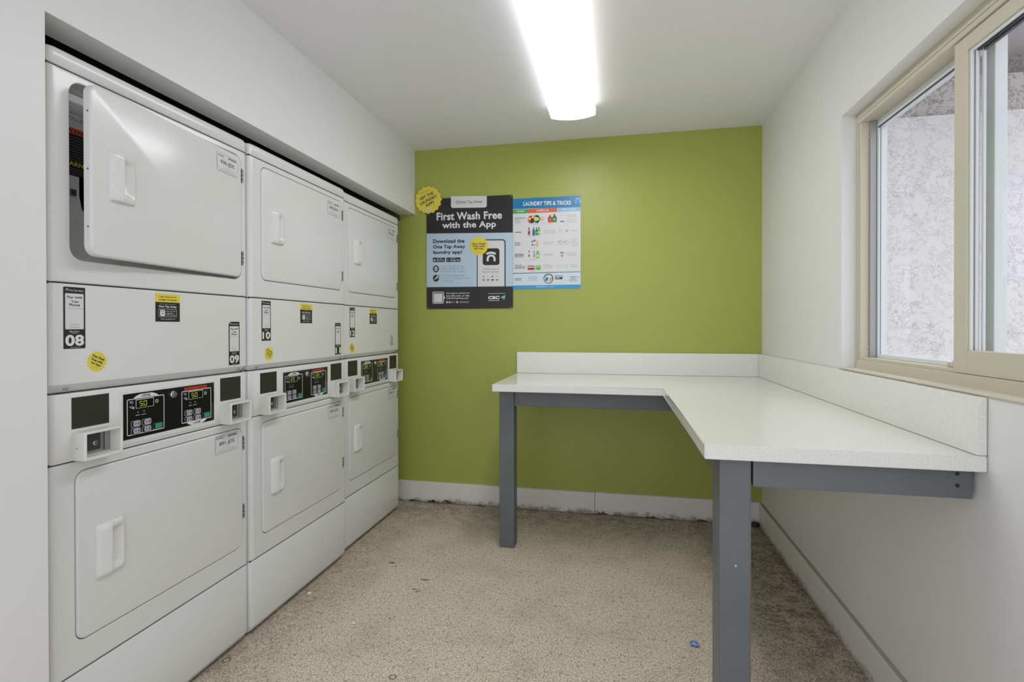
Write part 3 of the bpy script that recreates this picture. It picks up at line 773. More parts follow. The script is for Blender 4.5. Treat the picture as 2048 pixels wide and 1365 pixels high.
def make_dryer(idx, label, numbers, codes, digits, open_deg, x_first, seal_at, cash_x):
    root = empty('stacked_dryer', (XD[idx], YD[idx], 0.0), PI/2)
    tag(root, label, 'dryer', 'stacked coin dryers in the alcove')
    def part(name, key, fn, parent=root, sm=None, loc=(0, 0, 0)):
        def g():
            me = fn()
            me = me.mesh(name) if isinstance(me, MB) else me
            if sm: smooth_by_angle(me, sm)
            return me
        return link(name, cached(key, g), parent, loc)
    def cab():
        mb = MB()
        for x in (0.003, DW-0.009): mb.box(x, x+0.006, 0.030, DEPTH, 0.012, SEAM_A+0.02, 'enamel_low', 0.001)
        mb.box(0.009, DW-0.009, DEPTH-0.006, DEPTH, 0.012, SEAM_A+0.02, 'enamel_low'); mb.box(0.009, DW-0.009, 0.030, DEPTH-0.006, 0.012, 0.02, 'enamel_low'); mb.box(0.009, DW-0.009, 0.05, DEPTH-0.006, SEAM_B-0.004, SEAM_B+0.004, 'enamel_low')
        for z in (SEAM_A, SEAM_B, SEAM_C, SEAM_D, SEAM_E): mb.box(0.004, DW-0.004, 0.025 if z == SEAM_C else 0.006, 0.031, z-0.004, z+0.004, 'seam_dark')
        mb.box(0.02, DW-0.02, 0.045, DEPTH-0.02, 0.0, 0.0125, 'seam_dark')
        return mb
    part('cabinet', 'cabinet', cab)
    def cover():
        mb = MB(); n = 6; L = []
        z0, z1 = SEAM_A+0.0015, 1.905
        # rounded slab: loops stacked upwards, pulled in at the top
        def ring(ins, z): 
            return [(x, y, z) for x, y in rrect(ins, DW-ins, ins, DEPTH-ins, 0.020, n)]
        L = [ring(0.002, z0), ring(0, z0+0.002), ring(0, z1-0.016)]
        for k in range(1, 6):
            a = k/5*PI/2; L.append(ring(0.016*(1-math.cos(a)), z1-0.016+0.016*math.sin(a)))
        mb.loops(L, 'enamel', True, True); return mb
    part('top_cover', 'cover', cover, sm=50)
    part('upper_front', 'upper_open' if open_deg else 'upper', lambda: holed_front(SEAM_B+0.0015, SEAM_A-0.0015, *((0.0575, 0.6925, 1.370, 1.8345, 0.034) if open_deg else UD), 0.045 if open_deg else 0.022, 'enamel', inner=(0.380, 1.590, 0.262, 0.165) if open_deg else None), sm=40)
    part('lower_front', 'lower', lambda: holed_front(SEAM_E+0.0015, SEAM_D-0.0015, *LD, 0.022, 'enamel_low'), sm=40)
    part('service_panel', 'service', lambda: front_strip([(SEAM_C+0.0015, 0.024, 0.006), (SEAM_C+0.004, 0.0205, 0.0045), (1.047, 0, 0), (SEAM_B-0.004, 0, 0), (SEAM_B-0.0015, 0.002, 0.001)], 'enamel'), sm=18)
    part('control_panel', 'control', lambda: front_strip([(SEAM_D+0.0012, 0.002, 0.001), (SEAM_D+0.004, 0, 0), (SEAM_C-0.004, 0, 0), (SEAM_C-0.0015, 0.002, 0.001)], 'enamel'), sm=40)
    part('kick_panel', 'kick', lambda: front_strip([(0.006, 0.022, 0.004), (0.012, 0.014, 0.003), (0.030, 0.001, 0), (0.036, 0, 0), (SEAM_E-0.004, 0, 0), (SEAM_E-0.0015, 0.002, 0.001)], 'enamel_low'), sm=40)
    # screws in the bevel
    for k, x in enumerate((0.052, DW-0.040)):
        mb = MB(); mb.tube((x, 0.0130, 1.036), (x, 0.0085, 1.0335), 0.0055, 0.0045, 'steel', 14); 
        part('screw', 'screw%d' % k, lambda: mb)
    # control cluster
    plate = part('control_overlay_plate', 'plate', lambda: (lambda mb: (mb.loops([at_y(rrect(0.190, 0.558, 0.8555, 1.0085, .002, 3), 0.001), at_y(rrect(0.190, 0.558, 0.8555, 1.0085, .002, 3), -0.0005), at_y(rrect(0.1908, 0.5572, 0.8563, 1.0077, .002, 3), -0.0012)], 'enamel', cap1=True), mb)[1])(MB()))
    me = cached('cprint', lambda: control_print().build('tmp'))
    if me.name in COL.objects: COL.objects.unlink(me)
    o = link('control_print', me.data, plate, (0, -0.0012, 0)); o['label'] = 'glossy black control overlay with two keypads'
    for k, (x0, z0) in enumerate(((0.2445, 0.9555), (0.4390, 0.9555))):
        d = Decal(-0.0012); d.rect(x0, x0+0.058, z0, z0+0.0235, 'display_glass', 2)
        if digits[k]:
            for i, ch in enumerate(digits[k]): seven(d, ch, x0+0.011+i*0.014, z0+0.005, 0.009, 0.0135, 'digit_glow', 3)
        else: d.rect(x0+0.006, x0+0.034, z0+0.003, z0+0.0205, 'dull_glow', 3)
        d.build('display', plate)
    mb_l = MB(); mb_l.tube((0.3745, -0.001, 0.980), (0.3745, -0.008, 0.980), 0.0125, 0.0105, 'chrome', 24); mb_l.tube((0.3745, -0.008, 0.980), (0.3745, -0.0095, 0.980), 0.007, 0.0065, 'steel', 18); mb_l.box(0.3737, 0.3753, -0.0100, -0.0094, 0.976, 0.984, 'black_print')
    part('lock', 'lock', lambda: mb_l, plate)
    # blanking plates and coin boxes
    for k, x in enumerate((0.058, 0.5805)):
        o = part('blanking_plate', 'blk%d' % k, lambda: (lambda mb: (mb.box(x, x+0.1025, -0.0012, 0.001, 0.9285, 1.0105, 'black_plate', 0.0006), mb)[1])(MB()))
        o['label'] = 'black blanking plate'
        cb = link('coin_box', cached('coin_box', coin_box_mesh), root, ((0.058, 0.5825)[k], 0.0, 0.846))
        link('coin_plate', cached('coin_plate', coin_plate_mesh), cb)['label'] = 'steel plate with key lock'
    # doors
    def hinge_mb(z):
        mb = MB(); mb.box(UD[1]-0.001, UD[1]+0.004, -0.0055, 0.003, z-0.026, z+0.026, 'steel', 0.0008)
        for q in (-.015, 0, .015): mb.box(UD[1]-0.0015, UD[1]+0.0045, -0.0062, 0.001, z+q-0.001, z+q+0.001, 'ink_dark')
        return mb
    up = link('upper_door', cached('udoor', lambda: smooth_by_angle(door_mesh(*[v-(UD[1] if i < 2 else 0) for i, v in enumerate(UD)], 'enamel'), 40)), root, (UD[1], 0, 0))
    up.rotation_euler = (0, 0, math.radians(open_deg))
    lo = link('lower_door', cached('ldoor', lambda: smooth_by_angle(door_mesh(*[v-(UD[1] if i < 2 else 0) for i, v in enumerate(LD)], 'enamel_low'), 40)), root, (UD[1], 0, 0))
    link('handle', cached('uhandle', lambda: smooth_by_angle(handle_mesh(0.122-UD[1], 1.535, 1.668, 'enamel'), 40)), up)
    link('handle', cached('lhandle', lambda: smooth_by_angle(handle_mesh(0.119-UD[1], 0.512, 0.655, 'enamel'), 40)), lo)
    tag_sticker(0.553-UD[1], 0.664-UD[1], 1.744, 1.808, codes[0]).build('inventory_tag', up)
    tag_sticker(0.553-UD[1], 0.664-UD[1], 0.743, 0.807, codes[1]).build('inventory_tag', lo)
    for dr, (z0, z1) in ((up, UD[2:4]), (lo, LD[2:4])):       # latch screws on the free edge
        for q in (0.17, 0.5, 0.83):
            mb = MB()
            zz = z0+(z1-z0)*q; xx = UD[0]-UD[1]+0.0022
            mb.tube((xx+0.001, 0.006, zz), (xx-0.0006, 0.006, zz), 0.0024, 0.0022, 'ink_dark', 10)
            link('screw', mb.mesh('screw'), dr)
    for z in ((1.762, 1.452) if True else ()):
        part('hinge', 'h%.3f' % z, lambda: hinge_mb(z))
    for z in (0.757, 0.500):
        part('hinge', 'h%.3f' % z, lambda: hinge_mb(z))
    # stickers on the service panel
    a, b_, c_ = numbers
    payment_sticker(x_first, x_first+0.057, 1.138, 1.298, a).build('payment_sticker', root)['label'] = 'black pay-by-phone sticker numbered '+a
    if b_:
        payment_sticker(c_, c_+0.056, 1.054, 1.213, b_, idx == 0).build('payment_sticker', root)['label'] = 'black pay-by-phone sticker numbered '+b_
    else:
        d = Decal(0.0); x0 = 0.584
        d.rect(x0, x0+.060, 1.108, 1.141, 'pale_panel', 0); d.rect(x0+.024, x0+.034, 1.127, 1.139, 'ink_dark', 1)
        d.rect(x0+.006, x0+.054, 1.119, 1.122, 'teal', 1); d.rect(x0+.006, x0+.054, 1.111, 1.115, 'teal', 1)
        d.text('13', x0+.008, x0+.026, 1.076, 1.103, 'ink_dark', 0, 0.03, res=3); d.rect(x0+.036, x0+.052, 1.076, 1.103, 'ink_light', 0)
        for q in range(4): d.rect(x0+.036, x0+.052, 1.080+q*.006, 1.082+q*.006, 'ink_grey', 1)
        d.build('payment_sticker', root)['label'] = 'small pale blue sticker over the number 13'
    cash_sticker(cash_x, cash_x+0.092, 1.2105, 1.2975).build('cash_sticker', root)['label'] = 'yellow and black no-cash sticker'
    sx, sz = seal_at
    seal_sticker(sx, sz, 0.0285).build('seal_sticker', root)['label'] = 'yellow scalloped seal sticker'
    if open_deg:                                  # warning sheet inside the open door
        d = Decal(0.0445)
        x0, x1 = 0.066, 0.172
        d.rect(x0, x1, 1.690, 1.822, 'label_grey', 0); d.rect(x0, x1, 1.770, 1.818, 'paper_white', 1)
        for k in range(9): d.rect(x0+.003, x1-.004-(k % 3)*.006, 1.810-k*.0055, 1.8115-k*.0055, 'ink_light' if k < 6 else 'ink_grey', 2)
        d.text('INSTALLATION', x0+.002, x1-.01, 1.748, 1.758, 'ink_grey', 2, res=1)
        d.rect(x0, x1, 1.6, 1.727, 'black_print', 1); d.rect(x0+.001, x1, 1.712, 1.728, 'print_orange', 2, 0.005)
        d.text('WARNING', x0+.018, x1-.005, 1.714, 1.725, 'black_print', 3, 0.02, res=2)
        for k in range(9): d.rect(x0+.003, x1-.010-(k*7 % 4)*.007, 1.702-k*.0075, 1.7035-k*.0075, 'ink_grey', 3)
        d.text('WARNING', x0+.004, x1-.008, 1.626, 1.638, 'print_yellow', 3, 0.02, res=2)
        for k in range(3): d.rect(x0+.003, x1-.010, 1.618-k*.0065, 1.6195-k*.0065, 'ink_grey', 3)
        d.build('warning_label', root)['label'] = 'black and orange warning label inside the open door'
        mb = MB(); mb.box(0.091, 0.107, 0.040, 0.045, 1.545, 1.563, 'steel', 0.001); mb.box(0.094, 0.104, 0.0395, 0.041, 1.549, 1.559, 'seam_dark')
        mb.build('latch_catch', root)
    return root

make_dryer(0, 'white stacked coin dryer nearest the camera, numbered 08 and 09, its upper door ajar', ('08', '09', 0.6235), ('990-JDS', '891-JDS'), ('50', '50'), 4.4, 0.0385, (0.127, 1.1005), 0.313)
make_dryer(1, 'white stacked coin dryer in the middle, numbered 10 and 11, both doors shut', ('10', '11', 0.622), ('892-JDS', '893-JDS'), ('23', '28'), 0.0, 0.068, (0.112, 1.086), 0.329)
make_dryer(2, 'white stacked coin dryer beside the green wall, numbered 12, with a small blue sticker', ('12', None, None), ('894-JDS', '895-JDS'), (None, None), 0.0, 0.079, (0.103, 1.078), 0.311)
for o in [o for o in bpy.data.objects if o.name.startswith('tmp')]: bpy.data.objects.remove(o)

# ================================================================== WORKTOP AND ITS FRAME
XC, XI, YF, YNR, ZT, TS, BS = -0.6466, 0.2165, 2.6927, 1.4294, 0.8909, 0.0376, 0.137
wt = empty('worktop', (XI, YF, ZT)); tag(wt, 'white speckled quartz L-shaped worktop with low backsplash', 'worktop')
def rel(mb_pts, o): return [(x-o[0], y-o[1]) for x, y in mb_pts]
bm = bmesh.new()
outl = [(XC, YF), (XI, YF), (XI, YNR), (XR-0.0015, YNR), (XR-0.0015, YB-0.001), (XC, YB-0.001)]
vb_ = [bm.verts.new((x-XI, y-YF, -TS)) for x, y in outl]; vt_ = [bm.verts.new((x-XI, y-YF, 0)) for x, y in outl]
bm.faces.new(vb_[::-1]); bm.faces.new(vt_)
for k in range(6): bm.faces.new((vb_[k], vb_[(k+1) % 6], vt_[(k+1) % 6], vt_[k]))
bmesh.ops.bevel(bm, geom=bm.edges[:], offset=0.002, segments=2, affect='EDGES')
mb = MB(); mb.add_bm(bm, 'quartz'); bm.free(); mb.build('countertop_slab', wt)
mb = MB(); mb.box(XC-XI, XR-0.0225-XI, YB-0.021-YF, YB-0.0015-YF, 0.0012, BS, 'quartz', 0.0012); mb.build('backsplash', wt)
mb = MB(); mb.box(XR-0.022-XI, XR-0.002-XI, YNR+0.001-YF, YB-0.0015-YF, 0.0012, BS, 'quartz', 0.0012); mb.build('backsplash', wt)
mb = MB(); mb.box(XC+.002-XI, XR-0.003-XI, YB-0.0205-YF, YB-0.003-YF, 0.0, 0.0013, 'ink_grey'); mb.box(XR-0.0215-XI, XR-0.003-XI, YNR+0.003-YF, YB-0.022-YF, 0.0, 0.0013, 'ink_grey'); mb.build('sealant_joint', wt)

ZB = ZT-TS-0.0005
fr_ = empty('table_frame', (XI, YF, 0)); tag(fr_, 'grey painted timber frame carrying the white worktop', 'table frame')
def fbox(name, x0, x1, y0, y1, z0, z1, bv=0.003):
    mb = MB(); mb.box(x0-XI, x1-XI, y0-YF, y1-YF, z0, z1, 'grey_paint', bv); return mb.build(name, fr_)
fbox('leg', -0.629, -0.5475, 2.782, 2.866, 0.0, ZB)
fbox('leg', 0.258, 0.3365, 1.462, 1.568, 0.0, ZB, 0.006)
fbox('apron', -0.546, 0.262, 2.786, 2.824, 0.767, ZB)          # back arm
fbox('apron', 0.3405, 0.829, 1.464, 1.502, 0.779, ZB)          # near end
fbox('apron', 0.262, 0.300, 1.570, 2.784, 0.779, ZB)           # long inner side
mb = MB()
for z in (0.8385, 0.8105):
    mb.tube((0.797-XI, 1.4645-YF, z), (0.797-XI, 1.4625-YF, z), 0.0055, 0.004, 'black_print', 9)
mb.build('screw', fr_)

# ================================================================== POSTERS ON THE GREEN WALL
# artwork is laid out on a 865 x 1115 grid for the board and a 689 x 925 grid for the sheet
BX0, BX1, BZ0, BZ1 = -1.272, -0.676, 1.3145, 2.0585
board = empty('app_poster', ((BX0+BX1)/2, YB, BZ0)); tag(board, 'black and pale blue laundry app poster with large white heading', 'poster')
ox = (BX0+BX1)/2
TH = 0.006
mb = MB(); n = 5
mb.loops([at_y(rrect(BX0-ox, BX1-ox, 0, BZ1-BZ0, 0.010, n), -0.0005), at_y(rrect(BX0-ox, BX1-ox, 0, BZ1-BZ0, 0.010, n), -TH)], 'black_print', True, True)
mb.build('board', board)
def bmap(zx, zy):
    top = 205-35*(zx-173)/865
    return (BX0-ox+(zx-173)/865*(BX1-BX0), (1-(zy-top)/(1302-top))*(BZ1-BZ0))
d = Decal(-TH, bmap)
d.rect(173, 1038, 548, 1084, 'sky_blue_print', 0)
d.poly([(424, 178)]+[(446-22*math.cos(a), 273+22*math.sin(a)) for a in (0, .4, .8, 1.2, PI/2)]+[(762+22*math.sin(a), 273+22*math.cos(a)) for a in (0, .4, .8, 1.2, PI/2)]+[(784, 178)], 'paper_white', 1)
d.ring(492, 256, 10, 15, 'ink_dark', 2, PI, 2*PI, 10); d.ring(492, 252, 22, 27, 'ink_dark', 2, PI+.6, 2*PI-.6, 8)
d.text('One Tap Away', 516, 738, 258, 222, 'ink_dark', 2, 0.004, 0.02)
d.text('First Wash Free', 277, 932, 414, 336, 'print_white', 1, 0.028, 0.015, 6)
d.text('with the App', 334, 874, 512, 432, 'print_white', 1, 0.028, 0.015, 6)
for i, (s_, x1, y0, y1) in enumerate((('Download the', 560, 606, 645), ('One Tap Away', 568, 663, 708), ('laundry app!', 536, 718, 762))):
    d.text(s_, 240, x1, y1, y0, 'navy', 1, 0.036, 0.005, 6)
d.rect(238, 362, 790, 834, 'black_print', 1, 6); d.rect(376, 519, 790, 834, 'black_print', 1, 6)
d.text('App Store', 274, 355, 828, 806, 'print_white', 2, 0.01, res=2); d.rect(276, 340, 797, 801, 'label_grey', 2); d.disc(256, 815, 9, 'print_white', 2, 14)
d.text('Google Play', 416, 512, 830, 806, 'print_white', 2, 0.01, res=2); d.rect(418, 466, 796, 800, 'label_grey', 2); d.poly([(386, 802), (404, 813), (386, 825)], 'aqua', 2)
d.disc(269, 902, 31, 'black_print', 1, 24, 34); d.rect(255, 283, 882, 922, 'print_white', 2, 3); d.rect(260, 278, 888, 914, 'black_print', 3, 2); d.rect(263, 275, 892, 908, 'print_white', 4)
d.disc(269, 996, 31, 'black_print', 1, 24, 34); d.line(255, 1008, 278, 988, 9, 'print_white', 2); d.disc(281, 986, 11, 'print_white', 2); d.disc(296, 975, 11, 'pink', 2, 16)
for s_, x1, y0, y1, mt in (('To pay, scan QR code on', 552, 870, 888, 'ink_grey'), ('machine. Accept Pay. and', 556, 894, 912, 'ink_grey'), ('press start on the machine.', 566, 920, 938, 'ink_grey'), ('To report a machine issue,', 566, 964, 981, 'navy'), ('visit cscsw.com/request-service', 618, 989, 1006, 'ink_grey'), ('or use the app.', 450, 1016, 1033, 'ink_grey')):
    d.text(s_, 318, x1, y1, y0, mt, 1, 0.0, res=1)
def arch(x0, x1, y0, y1, r): return [(x0, y1)]+[(x0+r-r*math.cos(k*PI/12), y0+r-r*math.sin(k*PI/12)) for k in range(7)]+[(x1-r+r*math.sin(k*PI/12), y0+r-r*math.cos(k*PI/12)) for k in range(7)]+[(x1, y1)]
d.poly(arch(684, 968, 613, 1084, 34), 'navy', 1)
d.poly(arch(693, 957, 624, 1083.5, 26), 'paper_white', 2)
d.seal(704, 677, 96, 'seal_yellow', 4, 22, 0.09)
for s_, x0, x1, y0, y1 in (('First Wash', 638, 772, 646, 666), ('Free with', 648, 764, 670, 690), ('the App', 655, 752, 694, 718)):
    d.text(s_, x0, x1, y1, y0, 'ink_dark', 5, 0.03, 0.02, 2)
d.rect(668, 736, 731, 735, 'tan', 5)
d.rect(743, 908, 703, 870, 'black_print', 3, 24)
d.ring(826, 808, 24, 44, 'print_white', 4, PI, 2*PI, 16); d.rect(782, 802, 808, 832, 'print_white', 4); d.rect(850, 870, 808, 832, 'print_white', 4)
d.ring(826, 824, 68, 88, 'print_white', 4, PI+.95, 2*PI-.95, 12)
d.text('A Better Way to', 742, 905, 918, 902, 'ink_dark', 3, 0.0, res=2); d.text('Pay for Laundry', 742, 905, 948, 930, 'ink_dark', 3, 0.0, res=2)
for k in range(4):
    d.rect(740+k*44, 762+k*44, 980, 988, ('ink_grey', 'label_grey', 'navy', 'ink_light')[k], 3); d.rect(740+k*44, 764+k*44, 1011, 1024, ('ink_grey', 'print_red', 'navy', 'ink_grey')[k], 3)
d.frame(234, 350, 1131, 1250, 7, 'print_white', 1, 14); d.rect(247, 336, 1148, 1238, 'paper_white', 1, 4); d.poly([(350, 1170), (362, 1191), (350, 1212)], 'print_white', 1)
for s_, x1, y0, y1 in (('Use phone camera to', 608, 1138, 1158), ('scan QR code, or visit', 610, 1163, 1184), ('GetOneTapAway.com', 598, 1188, 1210)):
    d.text(s_, 374, x1, y1, y0, 'print_white', 1, 0.012, res=2)
for k, mt in enumerate(('print_white', 'print_white', 'pink', 'print_red', 'print_white')): d.rect(374+k*26, 390+k*26, 1228, 1245, mt, 1, 2)
d.rect(508, 605, 1230, 1233, 'label_grey', 1); d.rect(508, 600, 1240, 1243, 'label_grey', 1)
d.text('CSC', 796, 908, 1212, 1178, 'print_white', 1, 0.06, 0.0, 3); d.rect(796, 965, 1152, 1156, 'label_grey', 1); d.rect(797, 906, 1222, 1227, 'label_grey', 1)
d.poly([(918, 1190), (965, 1172), (958, 1216)], 'aqua', 1); d.poly([(944, 1178), (966, 1172), (962, 1196)], 'lime', 2); d.poly([(918, 1196), (944, 1226), (936, 1206)], 'teal', 2)
for (x, y) in ((1024, 184), (190, 1290), (1018, 1294), (190, 222)): d.disc(x, y, 5, 'steel', 1, 10)
d.build('artwork', board)

SX0, SX1, SZ0_, SZ1_ = -0.690, -0.2355, 1.4385, 2.031
sheet = empty('tips_poster', ((SX0+SX1)/2, YB, SZ0_)); tag(sheet, 'blue headed laundry tips poster with rows of products, right of the black one', 'poster')
ox2 = (SX0+SX1)/2
mb = MB(); mb.box(SX0-ox2, SX1-ox2, -0.0022, -0.0005, 0, SZ1_-SZ0_, 'paper_white'); mb.build('sheet', sheet)
def smap(zx, zy):
    top = 195-24*(zx-1038)/689
    return (-0.676-ox2+(zx-1038)/689*(SX1+0.676), (1-(zy-top)/(1106-top))*(SZ1_-SZ0_))
d = Decal(-0.0022, smap)
def band(x0, x1, ya, yb_, mt, layer=0):          # the bands follow the sheet's own straight rows
    f = lambda x, y: y
    d.rect(x0, x1, ya, yb_, mt, layer)
top = lambda x: 195-24*(x-1038)/689
d.poly([(1018, top(1018)), (1018, 298), (1727, 287), (1727, top(1727))], 'poster_blue', 0)
for (x, y, r) in ((1070, 215, 14), (1170, 222, 18), (1210, 205, 9), (1056, 260, 11), (1640, 200, 9)): d.ring(x, y, r*.7, r, 'poster_blue_light', 1, n=14)
d.text('LAUNDRY TIPS & TRICKS', 1147, 1632, 265, 222, 'print_white', 1, 0.03, 0.008)
d.ring(1700, 218, 14, 24, 'head_pale', 1, PI, 2*PI, 12); d.rect(1676, 1686, 218, 250, 'head_pale', 1); d.rect(1714, 1724, 218, 250, 'head_pale', 1)
d.poly([(1018, 303), (1018, 344), (1195, 341), (1195, 300)], 'head_green', 1); d.poly([(1195, 300), (1195, 341), (1491, 333), (1491, 291)], 'print_orange', 1); d.poly([(1491, 291), (1491, 333), (1727, 325), (1727, 287)], 'head_pale', 1)
d.text('I WANT', 1078, 1156, 330, 313, 'print_white', 2, 0.03, 0.01, 2); d.text('COMMON USE', 1278, 1406, 326, 307, 'print_white', 2, 0.03, 0.01, 2); d.text('HOW TO USE', 1543, 1675, 316, 300, 'print_white', 2, 0.02, 0.01, 2)
def para(x0, x1, y0, n_, mt='ink_light', h=5, gap=15, layer=1):
    random.seed(int(x0*7+y0))
    for k in range(n_):
        x = x0; xe = x1-random.random()*(x1-x0)*0.25
        while x < xe:
            w_ = 8+random.random()*16
            d.rect(x, min(x+w_, xe), y0+k*gap, y0+k*gap+h, mt, layer); x += w_+4
def bottle(x, y0, y1, w, body, cap, lab=None):
    hh = y1-y0
    d.rect(x-w/2, x+w/2, y0+hh*.32, y1, body, 1, min(w*.22, 8)); d.poly([(x-w*.42, y0+hh*.36), (x+w*.42, y0+hh*.36), (x+w*.18, y0+hh*.16), (x-w*.18, y0+hh*.16)], body, 1)
    d.rect(x-w*.2, x+w*.2, y0, y0+hh*.2, cap, 2, 2)
    if lab: d.disc(x, y0+hh*.65, w*.28, lab, 2, 14, hh*.16)
para(1058, 1170, 385, 1, 'ink_dark', 6); para(1058, 1122, 402, 3, 'ink_grey', 5)
d.disc(1228, 405, 36, 'print_red', 1, 24, 40); d.disc(1240, 418, 22, 'navy', 2, 16, 22); d.disc(1212, 398, 14, 'seal_yellow', 3); d.disc(1244, 384, 9, 'print_white', 3)
d.ring(1270, 400, 34, 52, 'deep_green', 1, -1.2, 1.2, 12, 0.8); d.rect(1262, 1300, 362, 382, 'deep_green', 1, 4); d.rect(1262, 1302, 420, 440, 'deep_green', 1, 4); d.disc(1284, 401, 26, 'seal_yellow', 2, 16, 17)
d.ring(1342, 392, 7, 14, 'tan', 1, PI, 2*PI, 10); d.rect(1322, 1362, 404, 408, 'ink_grey', 1); d.rect(1328, 1356, 418, 422, 'ink_light', 1)
bottle(1421, 362, 438, 46, 'print_red', 'print_orange', 'print_orange'); bottle(1466, 355, 436, 46, 'deep_green', 'deep_green', 'lime')
para(1225, 1462, 449, 1, 'ink_light', 4)
for x in (1532, 1565): d.disc(x, 368, 4, 'ink_grey', 1, 8)
d.rect(1524, 1566, 424, 436, 'ink_grey', 1, 3); para(1592, 1700, 364, 2); para(1592, 1700, 406, 3)
para(1058, 1140, 528, 1, 'ink_dark', 7)
bottle(1206, 484, 568, 24, 'pink', 'black_print', 'black_print'); bottle(1254, 484, 568, 26, 'teal', 'teal'); bottle(1284, 484, 564, 26, 'deep_green', 'deep_green', 'lime'); bottle(1308, 484, 562, 28, 'lime', 'black_print', 'print_white')
para(1210, 1305, 575, 1, 'ink_light', 4); para(1356, 1478, 514, 3)
d.ring(1530, 522, 13, 16, 'ink_light', 1, n=16); d.rect(1578, 1604, 516, 534, 'ink_light', 1, 4); para(1632, 1700, 518, 1, 'ink_light', 7)
para(1058, 1122, 634, 3, 'ink_dark', 5, 13)
for x, y, mt in ((1240, 628, 'teal'), (1262, 618, 'ink_dark'), (1290, 628, 'tan'), (1290, 650, 'tan'), (1240, 660, 'deep_green'), (1262, 664, 'pink'), (1290, 668, 'tan')): d.disc(x, y, 10, mt, 1, 12, 9)
para(1216, 1292, 690, 1, 'ink_light', 4); para(1356, 1478, 636, 2)
for x in (1526, 1586): d.ring(x, 642, 20, 24, 'ink_light', 1, n=20); d.line(x-24, 630, x-6, 636, 5, 'ink_grey', 2); d.disc(x, 642, 5, 'ink_light', 2, 8)
para(1634, 1704, 604, 6, 'ink_light', 4, 14)
para(1058, 1166, 749, 3, 'ink_dark', 6, 14)
bottle(1206, 718, 798, 22, 'paper_white', 'navy', 'navy'); bottle(1258, 718, 798, 28, 'sky_blue_print', 'poster_blue_light', 'pink'); bottle(1294, 718, 798, 36, 'lime', 'head_green', 'print_white')
para(1206, 1310, 810, 1, 'ink_light', 4); para(1356, 1470, 752, 2); d.frame(1524, 1560, 742, 784, 3, 'ink_light', 1, 3); d.rect(1526, 1558, 740, 748, 'ink_dark', 2); d.rect(1537, 1546, 765, 782, 'ink_dark', 2); para(1588, 1698, 742, 3)
para(1058, 1140, 862, 1, 'ink_dark', 6); para(1058, 1170, 877, 2, 'ink_dark', 6, 14)
d.rect(1190, 1262, 870, 914, 'print_red', 1, 6); d.rect(1192, 1260, 882, 892, 'paper_white', 2); d.rect(1206, 1258, 892, 903, 'black_print', 3); d.rect(1270, 1326, 870, 914, 'lime', 1, 6); d.rect(1284, 1322, 896, 910, 'head_green', 2, 3); d.rect(1228, 1290, 842, 862, 'pale_panel', 1, 4)
para(1210, 1290, 925, 1, 'ink_light', 4); para(1352, 1448, 862, 3)
for x in (1510, 1550, 1592): d.ring(x, 880, 11, 14, 'ink_light', 1, n=14)
para(1632, 1700, 868, 2, 'ink_light', 5)
d.poly([(1018, 945), (1018, 1068), (1727, 1068), (1727, 940)], 'pale_panel', 1); d.poly([(1018, 942), (1018, 949), (1727, 943), (1727, 937)], 'teal', 2)
para(1058, 1150, 996, 1, 'navy', 6, 14, 2); para(1058, 1126, 1010, 1, 'navy', 6, 14, 2); para(1200, 1306, 982, 3, 'ink_grey', 4, 16, 2)
d.disc(1404, 1004, 50, 'ink_dark', 2, 30); d.disc(1404, 1006, 42, 'pale_panel', 3, 30); d.poly([(1370, 1010), (1384, 984), (1404, 996), (1396, 1026), (1376, 1030)], 'poster_blue', 4); d.poly([(1412, 1038), (1418, 1002), (1438, 986), (1444, 1010), (1430, 1034)], 'tan', 4)
d.rect(1472, 1546, 976, 1012, 'navy', 2, 3); d.rect(1478, 1540, 982, 990, 'print_white', 3); d.rect(1478, 1520, 996, 1004, 'label_grey', 3)
para(1624, 1686, 986, 2, 'navy', 5, 14, 2); para(1614, 1700, 1014, 2, 'ink_grey', 5, 14, 2); d.poly([(1690, 986), (1706, 994), (1702, 1002)], 'ink_dark', 2)
d.rect(1018, 1727, 1068, 1106, 'poster_blue_light', 1)
d.text('WASHHAPPY  +  CSC', 1276, 1456, 1090, 1080, 'print_white', 2, 0.02, res=1)
d.build('artwork', sheet)

# scalloped yellow sticker over the corner of the black board
CXB, CZB, RB = -1.2575, 2.0525, 0.0955
sb = empty('seal_sticker', (CXB, YB, CZB)); tag(sb, 'large yellow scalloped sticker overlapping the top left of the black poster', 'sticker')
mb = MB(); nt_ = 16*8
pts = [(RB*(1-.045+.045*math.cos(16*2*PI*k/nt_))*math.cos(2*PI*k/nt_), RB*(1-.045+.045*math.cos(16*2*PI*k/nt_))*math.sin(2*PI*k/nt_)) for k in range(nt_)]
mb.loops([at_y(pts, -TH-0.0028), at_y(pts, -TH-0.0040)], 'seal_yellow', True, True); mb.build('backing', sb)
d = Decal(-TH-0.0040)
ro = 0.40
def rt(u, v): return (u*math.cos(ro)-v*math.sin(ro), u*math.sin(ro)+v*math.cos(ro))
for s_, u, v, w_, h_, bo in (('One Tap Away', 0.004, 0.060, 0.062, 0.008, 0.0), ('GET THE', -0.002, 0.030, 0.105, 0.020, 0.03), ('LAUNDRY', 0.000, 0.000, 0.130, 0.021, 0.03), ('APP!', -0.002, -0.029, 0.064, 0.020, 0.03)):
    a, c_ = rt(u, v); d.text(s_, a-w_/2, a+w_/2, c_-h_/2, c_+h_/2, 'ink_dark', 0, bo, ro, 3)
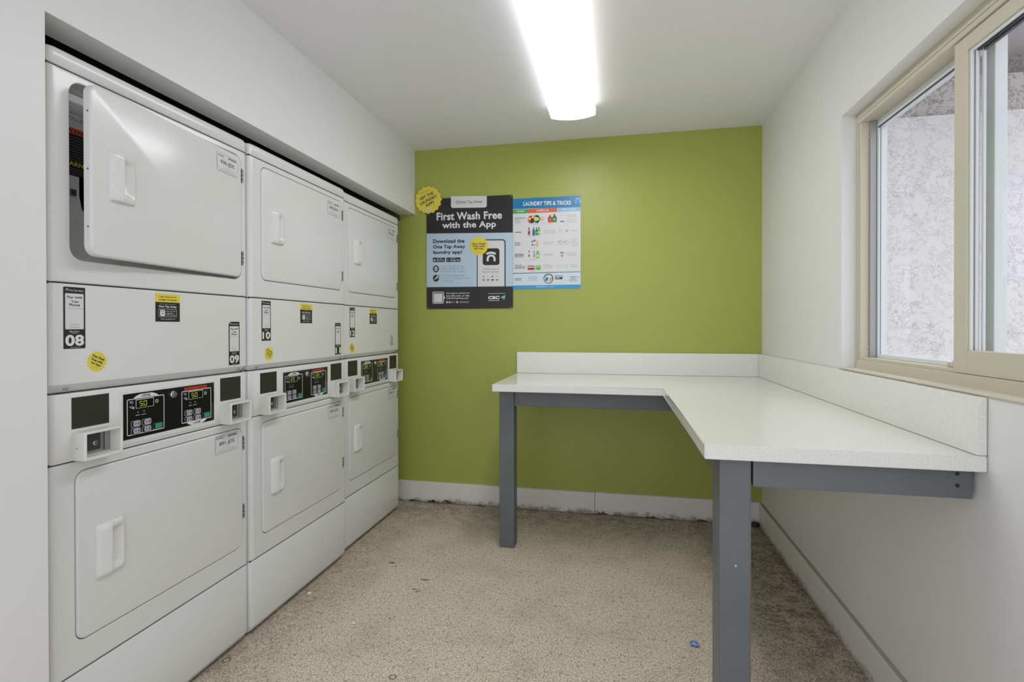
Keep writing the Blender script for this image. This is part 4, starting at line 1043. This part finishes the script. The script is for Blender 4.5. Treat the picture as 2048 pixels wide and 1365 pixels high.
a, c_ = rt(-0.040, 0.062); d.ring(a, c_, .003, .005, 'ink_dark', 0, 0, PI, 8)
a, c_ = rt(-0.030, -0.058); d.disc(a, c_, 0.011, 'paper_white', 0, 18); d.disc(a, c_, 0.006, 'head_pale', 1, 12)
for v in (-0.050, -0.056, -0.063):
    a, c_ = rt(-0.012, v); a2, c2 = rt(0.034, v); d.line(a, c_, a2, c2, 0.0012, 'tan', 0)
d.build('artwork', sb)

# ================================================================== SMALL THINGS ON THE FLOOR
def pebble(name, x, y, sx, sy, sz, rz, m, label, cat, seed=0, rough=0.0):
    bm = bmesh.new(); bmesh.ops.create_icosphere(bm, subdivisions=3, radius=1.0)
    for v in bm.verts:
        k = 1+rough*noise.noise(v.co*1.7+Vector((seed, 0, 0)))
        v.co = Vector((v.co.x*sx*k, v.co.y*sy*k, v.co.z*sz*k+sz*0.92))
    mb = MB(); mb.add_bm(bm, m, None, True); bm.free()
    o = mb.build(name, None, (x, y, 0.0005)); o.rotation_euler = (0, 0, rz); return tag(o, label, cat)
pebble('glass_gem', 0.279, 2.072, 0.018, 0.014, 0.0075, -0.5, 'blue_glass', 'shiny blue glass gem lying on the floor left of the near table leg', 'gem')
def scrap(x, y, s_, label, seed):
    mb = MB(); n_ = 7; r_ = random.Random(seed); rows = []
    for i in range(n_):
        rows.append([(s_*(j/(n_-1)-.5)*(0.7+0.6*r_.random()), s_*(i/(n_-1)-.5)*.7, 0.001+s_*0.35*abs(noise.noise(Vector((i*.6, j*.6, seed))))) for j in range(n_)])
    mb.loops(rows, 'scrap_paper', closed=False)
    o = mb.build('paper_scrap', None, (x, y, 0.0005)); return tag(o, label, 'paper scrap')
scrap(-1.040, 1.945, 0.016, 'tiny crumpled white paper scrap alone on the open floor', 3)
scrap(-1.352, 2.125, 0.020, 'tiny white paper scrap against the foot of the middle dryer', 8)
pebble('lint_clump', 0.800, 3.372, 0.020, 0.014, 0.016, 0.3, 'lint', 'dark lint clump in the floor corner under the worktop', 'lint', 2, 0.9)
